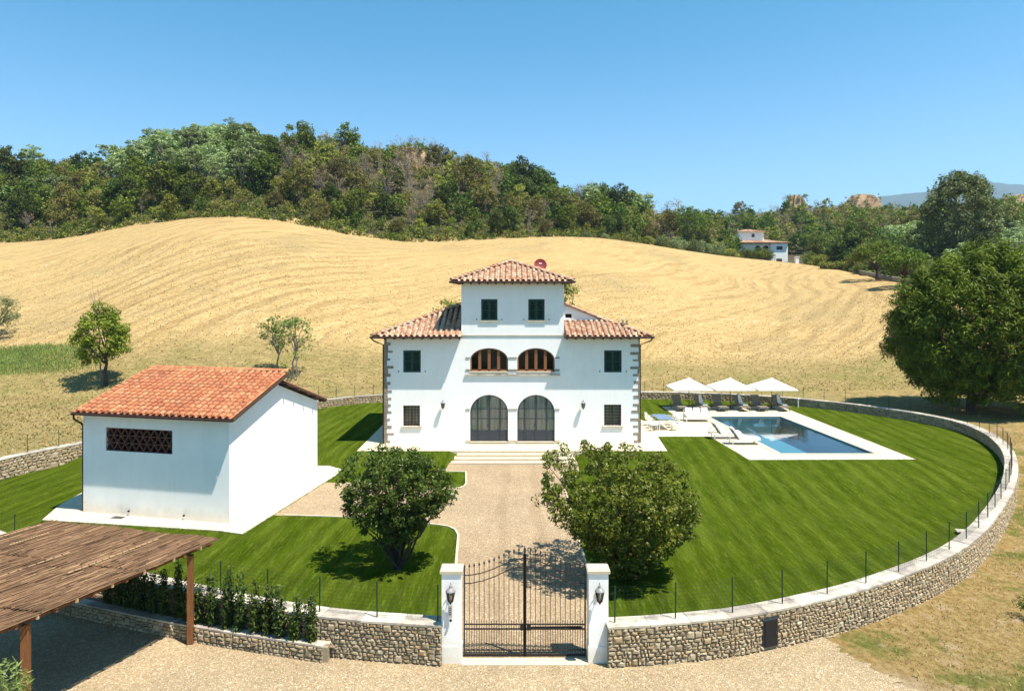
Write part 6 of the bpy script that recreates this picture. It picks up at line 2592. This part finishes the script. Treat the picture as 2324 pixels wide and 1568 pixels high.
# undergrowth fills the gaps at the foot of the wood
C, mi = [], []
for _ in range(5200):
    u = rw.uniform(-.8, .82)
    yc = float(np.interp(u, _cu, CREST[:, 2]))
    f = rw.random() ** 1.6
    yy = yc + 2.6 + f * 22
    if .335 < u < .43 and yy < 236: continue
    x = u * yy
    C.append((x, yy, hz(x, yy) + rw.uniform(.1, 1.0)))
C = np.array(C)
V = leaf_quads(rs, C, rs.uniform(.5, 1.1, len(C)), 22, .42, .26, .4, .5, .8)
mi = np.repeat(rs.choice(4, len(C), p=[.3, .3, .2, .2]), 22)
tag(link('undergrowth', quads_mesh('undergrowth', V, [LEAF['oak'], LEAF['mid'], LEAF['olive'], LEAF['yellow']], mi)), kind='stuff')


# round pines, bushes and hedge near the far farmhouse
def far_at(x, y_base):
    """stand a thing on the hill under photo column x at the field edge"""
    u = (x - CX) / FPX
    yy = float(smooth_interp(u, _cu, CREST[:, 2])) + y_base
    return u * yy, yy, hz(u * yy, yy)


def round_pine(seed, r, h, zb):
    rs = np.random.RandomState(seed)
    u = unit(rs.normal(size=(150, 3))); u = u[u[:, 2] > -.45]
    C = u * rs.uniform(.7, 1, (len(u), 1)) * np.array([r, r, (h - zb) / 2]) + np.array([0, 0, (h + zb) / 2])
    V = leaf_quads(rs, C, rs.uniform(.5, .9, len(C)), 48, .4, .16, .8, .3, .7)
    b = MB(); b.tube([(0, 0, 0), (.1, 0, zb), (0, 0, h * .7)], [.3, .24, .1], 8)
    branches(b, rs, (0, 0, zb * .8), C[:12], .1, 5)
    return quads_mesh('crown', V, LEAF['pine']), b.mesh('trunk', MT['bark'])


x, yy, z = far_at(1560, 8); put_tree('round_pine', 'round headed pine above the bushes left of the far farmhouse', 'tree', round_pine(301, 6.0, 12.5, 2.2), x, yy, z)
x, yy, z = far_at(1990, -9); put_tree('round_pine', 'dark round headed pine with a visible trunk right of the far farmhouse', 'tree', round_pine(302, 4.4, 7.0, 1.9), x, yy, z)
x, yy, z = far_at(2052, -10); put_tree('round_pine', 'dark round headed pine half hidden by the big pine', 'tree', round_pine(303, 3.4, 6.0, 1.4), x, yy, z)
BSH = [bush(310 + k, LEAF[m], 3.6, 2.5, 60, 40, .36, .2, .75) for k, m in enumerate(('locust', 'yellow', 'poplar', 'mid'))]
for k, (px, s, kk) in enumerate(((1330, .5, 2), (1375, .45, 0), (1425, .5, 1), (1470, .8, 1), (1505, .9, 2), (1540, .95, 0), (1572, 1.0, 2), (1600, 1.0, 0), (1628, 1.0, 2), (1655, .85, 1), (1840, 1.0, 3), (1866, 1.05, 1), (1960, .8, 3), (2090, 1.0, 0), (2130, 1.0, 2))):
    x, yy, z = far_at(px, 1.5)
    wds = ['pale', 'yellow green', 'grey green', 'mid green'][kk]
    put_bush('field_edge_bush', f"{wds} rounded bush, {ORD[k] if k < 10 else ORD[k - 10]} from the left on the field edge {'left' if k < 10 else 'right'} of the farmhouse", BSH[kk], x, yy, z - .2, s * .95, f'{wds} bushes on the far field edge ' + ('left' if px < 1680 else 'right'), rw.uniform(0, 6))
# clipped hedge
x, yy, z = far_at(1905, -3)
rs = np.random.RandomState(41)
C = np.stack([rs.uniform(-4.3, 4.3, 170), rs.uniform(-.9, .9, 170), rs.uniform(.3, 1.7, 170)], 1)
hd = thing('clipped_hedge', 'bright green clipped hedge at the field edge right of the farmhouse', 'hedge', (x, yy, z), math.radians(-12))
link('foliage', quads_mesh('foliage', leaf_quads(rs, C, np.full(len(C), .5), 30, .3, .18, .5), LEAF['yellow']), hd)
b = MB(); b.box((0, 0, .6), (8.4, 1.3, 1.2)); b.build('stems', MT['forest_floor'], hd, local=True)
# low field wall running down to the right
b = MB()
prev = None
lw = thing('field_wall', 'low grey wall with rail along the far field edge behind the pine', 'wall', (0, 0, 0))
for px in range(1935, 2130, 12):
    x, yy, z = far_at(px, -2.0)
    p = Vector((x, yy, z + .5))
    if prev is not None: b.bar(prev, p, .35, .7)
    prev = p
b.build('stones', simple('grey_wall', (.30, .27, .22), (.16, .15, .12), .8, .9), lw)

# far farmhouse
FX = lambda px: (px - CX) / FPX * 221.0
FZ = lambda py: CAM_H - (py - HY) * 221.0 / FPX
fh = thing('farmhouse', 'far white farmhouse with low tower and clay roofs at the edge of the wood', 'house', (FX(1740), 221, FZ(596)))
def fbox(name, x0, x1, y0, y1, z0, z1, m, par=fh):
    b = MB(); b.box(((x0 + x1) / 2, (y0 + y1) / 2, (z0 + z1) / 2), (x1 - x0, y1 - y0, z1 - z0)); return b.build(name, m, par)
fbox('wall', FX(1749), FX(1788), 221, 231, FZ(602), FZ(553), MT['plaster'])
fbox('wall', FX(1681), FX(1749) - .01, 222.2, 231, FZ(600), FZ(552.5), MT['plaster'])
fbox('tower_wall', FX(1682), FX(1741), 224, 230.5, FZ(548), FZ(523.5), MT['plaster'])
def hip(name, x0, x1, y0, y1, z0, zr, inset, m):
    b = MB(); ym = (y0 + y1) / 2
    a, c, d, e, f1, f2 = (x0, y0, z0), (x1, y0, z0), (x1, y1, z0), (x0, y1, z0), (x0 + inset, ym, zr), (x1 - inset, ym, zr)
    b.quad(a, c, f2, f1); b.quad(d, e, f1, f2); b.quad(e, a, f1); b.quad(c, d, f2); b.quad(e, d, c, a)
    o = b.build(name, m, fh)
    # tile ridges
    s = MB()
    n_ = int((x1 - x0) / .5)
    for i in range(1, n_):
        x = x0 + (x1 - x0) * i / n_
        t = min(1, min(x - x0, x1 - x) / inset)
        s.bar((x, y0, z0 + .05), (x, y0 + (ym - y0) * t, z0 + (zr - z0) * t + .05), .22, .1)
    tag(s.build('tile_rows', m, o), kind='stuff')
    return o
hip('roof', FX(1668), FX(1791), 220.2, 232, FZ(551), FZ(540.5), 7, MT['tile_house_i'])
hip('tower_roof', FX(1677), FX(1745), 223.2, 231.2, FZ(524), FZ(517), 4, MT['tile_house_i'])
def fwin(x0, x1, y0, y1, yd, m=MT['steel']):
    o = fbox('window', FX(x0), FX(x1), yd - .06, yd + .02, FZ(y1), FZ(y0), m)
    fbox('frame', FX(x0) - .12, FX(x0) - .02, yd - .09, yd + .02, FZ(y1), FZ(y0), MT['quoin'], o); fbox('frame', FX(x1) + .02, FX(x1) + .12, yd - .09, yd + .02, FZ(y1), FZ(y0), MT['quoin'], o)
fwin(1714, 1719, 529, 537, 224)
fwin(1763, 1775, 559, 567, 221)
fwin(1763, 1774, 587, 597, 221, MT['soffit'])
for px in (1717, 1735):
    b = MB()
    P_ = arch(FX(px), FX(px + 12), FZ(575), FZ(562), .7)
    b.quad(*[(p[0], 222.15, p[1]) for p in P_])
    b.build('arch_opening', MT['dark'], fh)
fbox('chimney', FX(1685), FX(1688), 226, 226.6, FZ(524), FZ(515), MT['quoin'])
x, yy, z = far_at(1808, 1.0)
b = MB(); b.box((0, 0, .9), (1.0, 1.0, 1.9)); b.box((0, 0, 1.95), (1.2, 1.2, .2)); o = b.build('gate_post', MT['plaster']); o.location = (x, yy, z); tag(o, 'small white gate post right of the far farmhouse', 'gate post')
for k, (px, s, kk) in enumerate(((1668, .9, 1), (1690, 1.1, 3), (1706, 1.0, 3), (1722, 1.25, 3), (1738, 1.2, 3))):
    x, yy, z = far_at(px, 4.5)
    put_bush('farmhouse_bush', ['yellow green bush at the left corner of the far farmhouse', 'green bush in front of the farmhouse, below the left end of its roof', 'green bush in front of the farmhouse, below its tower',
              'tall green bush in front of the farmhouse arches', 'tall green bush beside the white farmhouse wing'][k], BSH[kk], x, yy, z - .2, s * .82, None, rw.uniform(0, 6))


# clay cliffs
def cliff(label, px, py, w, dep, yy):
    x = (px - CX) / FPX * yy
    ztop = CAM_H + (HY - py) * yy / FPX
    z0 = hz(x, yy) - 2
    b = MB()
    nu, nv = 26, 16
    sc_ = w * yy / FPX / 2
    g_ = []
    for j in range(nv + 1):
        row = []
        f = j / nv
        for i in range(nu):
            a = 2 * PI * i / nu
            r = sc_ * (1.3 - .80 * f ** 3) * (1 + .55 * mnoise.noise(Vector((math.cos(a) * 2.2, math.sin(a) * 2.2, f * 1.2 + px))) + .12 * mnoise.noise(Vector((math.cos(a) * 7, math.sin(a) * 7, f * 5 + px))))
            if j == nv: r *= .2
            row.append(len(b.v))
            b.v.append((math.cos(a) * r, math.sin(a) * r * .7, (ztop - z0) * (f if j < nv else 1.02) + (.7 * mnoise.noise(Vector((a * 2, f * 4, px))) if j else 0)))
        g_.append(row)
    for j in range(nv):
        for i in range(nu): b.face((g_[j][i], g_[j][(i + 1) % nu], g_[j + 1][(i + 1) % nu], g_[j + 1][i]))
    b.face(g_[nv])
    t = thing('clay_cliff', label, 'cliff', (x, yy, z0))
    b.build('rock_face', MT['rock'], t, local=True)
    rs = np.random.RandomState(int(px))
    C = np.stack([rs.uniform(-sc_, sc_, 60), rs.uniform(-sc_ * .8, .5, 60), (ztop - z0) * rs.uniform(.72, 1.0, 60)], 1)
    link('scrub', quads_mesh('scrub', leaf_quads(rs, C, np.full(60, .6), 22, .4, .25), LEAF['olive']), t)


cliff('narrow ochre clay pinnacle on the skyline right above the far farmhouse', 1805, 444, 44, 0, 296)
cliff('broad ochre clay cliff on the skyline left of the poplar', 1957, 443, 74, 0, 296)
cliff('ochre clay cliff on the skyline at the right edge', 2312, 444, 90, 0, 286)
cliff('small bare clay scar near the hilltop above the tower', 940, 337, 56, 0, 214)

# tall grass, verge and small tufts
ring_in = in_poly(ring_xy)
ptsg = []
for _ in range(16000):
    x = rw.uniform(-66, -40); y = rw.uniform(66.5, 72.5) + rw.uniform(0, 1.5)
    if x > -46 and rw.random() < (x + 46) / 6: continue
    ptsg.append((x, y, hz(x, y)))
tag(link('tall_grass', blades('tall_grass', ptsg, .24, .09, MT['tall_grass'], .22, 3)), kind='stuff')
ptsg = []
for _ in range(60000):
    x = rw.uniform(9, 34); y = rw.uniform(12, 46)
    # outside the wall only
    k = min(range(0, len(outR), 3), key=lambda i: (outR[i].x - x) ** 2 + (outR[i].y - y) ** 2)
    tdir = outR[min(k + 1, len(outR) - 1)] - outR[k]
    sgn = tdir.x * (y - outR[k].y) - tdir.y * (x - outR[k].x)
    if sgn > -.08: continue
    nn = mnoise.noise(Vector((x * .38, y * .38, 4)))
    if nn < -.12 and rw.random() < .8: continue
    if x < 10.3 + .0 * y: continue
    if x / y > .78: continue
    ptsg.append((x, y, hz(x, y)))
tag(link('verge_grass', blades('verge_grass', ptsg, .07, .028, MT['straw'], .7, 5)), kind='stuff')
ptsg = []
for _ in range(30000):
    y = 64 + 46 * rw.random() ** 1.4; x = rw.uniform(-.76, .76) * y
    ptsg.append((x, y, hz(x, y)))
for _ in range(9000):
    y = rw.uniform(40, 64); x = rw.uniform(-.76, -.25) * y
    if ring_in(Vector((x, y))): continue
    ptsg.append((x, y, hz(x, y)))
tag(link('stubble', blades('stubble', ptsg, .13, .10, MT['straw'], .9, 6)), kind='stuff')
# short grass fringe along the lawn edges and over the lawn
fr_pts = []
def fringe(poly, n_per, zf):
    for i in range(len(poly) - 1):
        a, c = poly[i], poly[i + 1]
        L = math.hypot(c[0] - a[0], c[1] - a[1])
        for _ in range(int(L * n_per)):
            t = rw.random()
            x, y = a[0] + (c[0] - a[0]) * t + rw.uniform(-.04, .04), a[1] + (c[1] - a[1]) * t + rw.uniform(-.04, .04)
            fr_pts.append((x, y, zf(x, y)))
zi = lambda x, y: float(inner_h(x, y))
for run in edge_runs:
    fringe([(x + (-.09 if x < 0 and y < 38 and i > 3 else .0), y) for i, (x, y) in enumerate(run)], 20, zi)
fringe([(p[0] + .04, p[1] - .04) for p in deck[1:6]], 26, lambda x, y: .45)
fringe([(p[0] + .03, p[1] - .05) for p in apron[:4]], 30, zi)
fringe([(-9.3, 41.15), (-3.7, 41.15)], 30, zi); fringe([(3.9, 41.15), (9.3, 41.15)], 30, zi)
tag(link('lawn_fringe', blades('lawn_fringe', fr_pts, .05, .05, leafmat('lawn_blades', [(.05, .11, .01), (.08, .15, .013), (.12, .20, .03)], .2, .05), .6, 7)), kind='stuff')
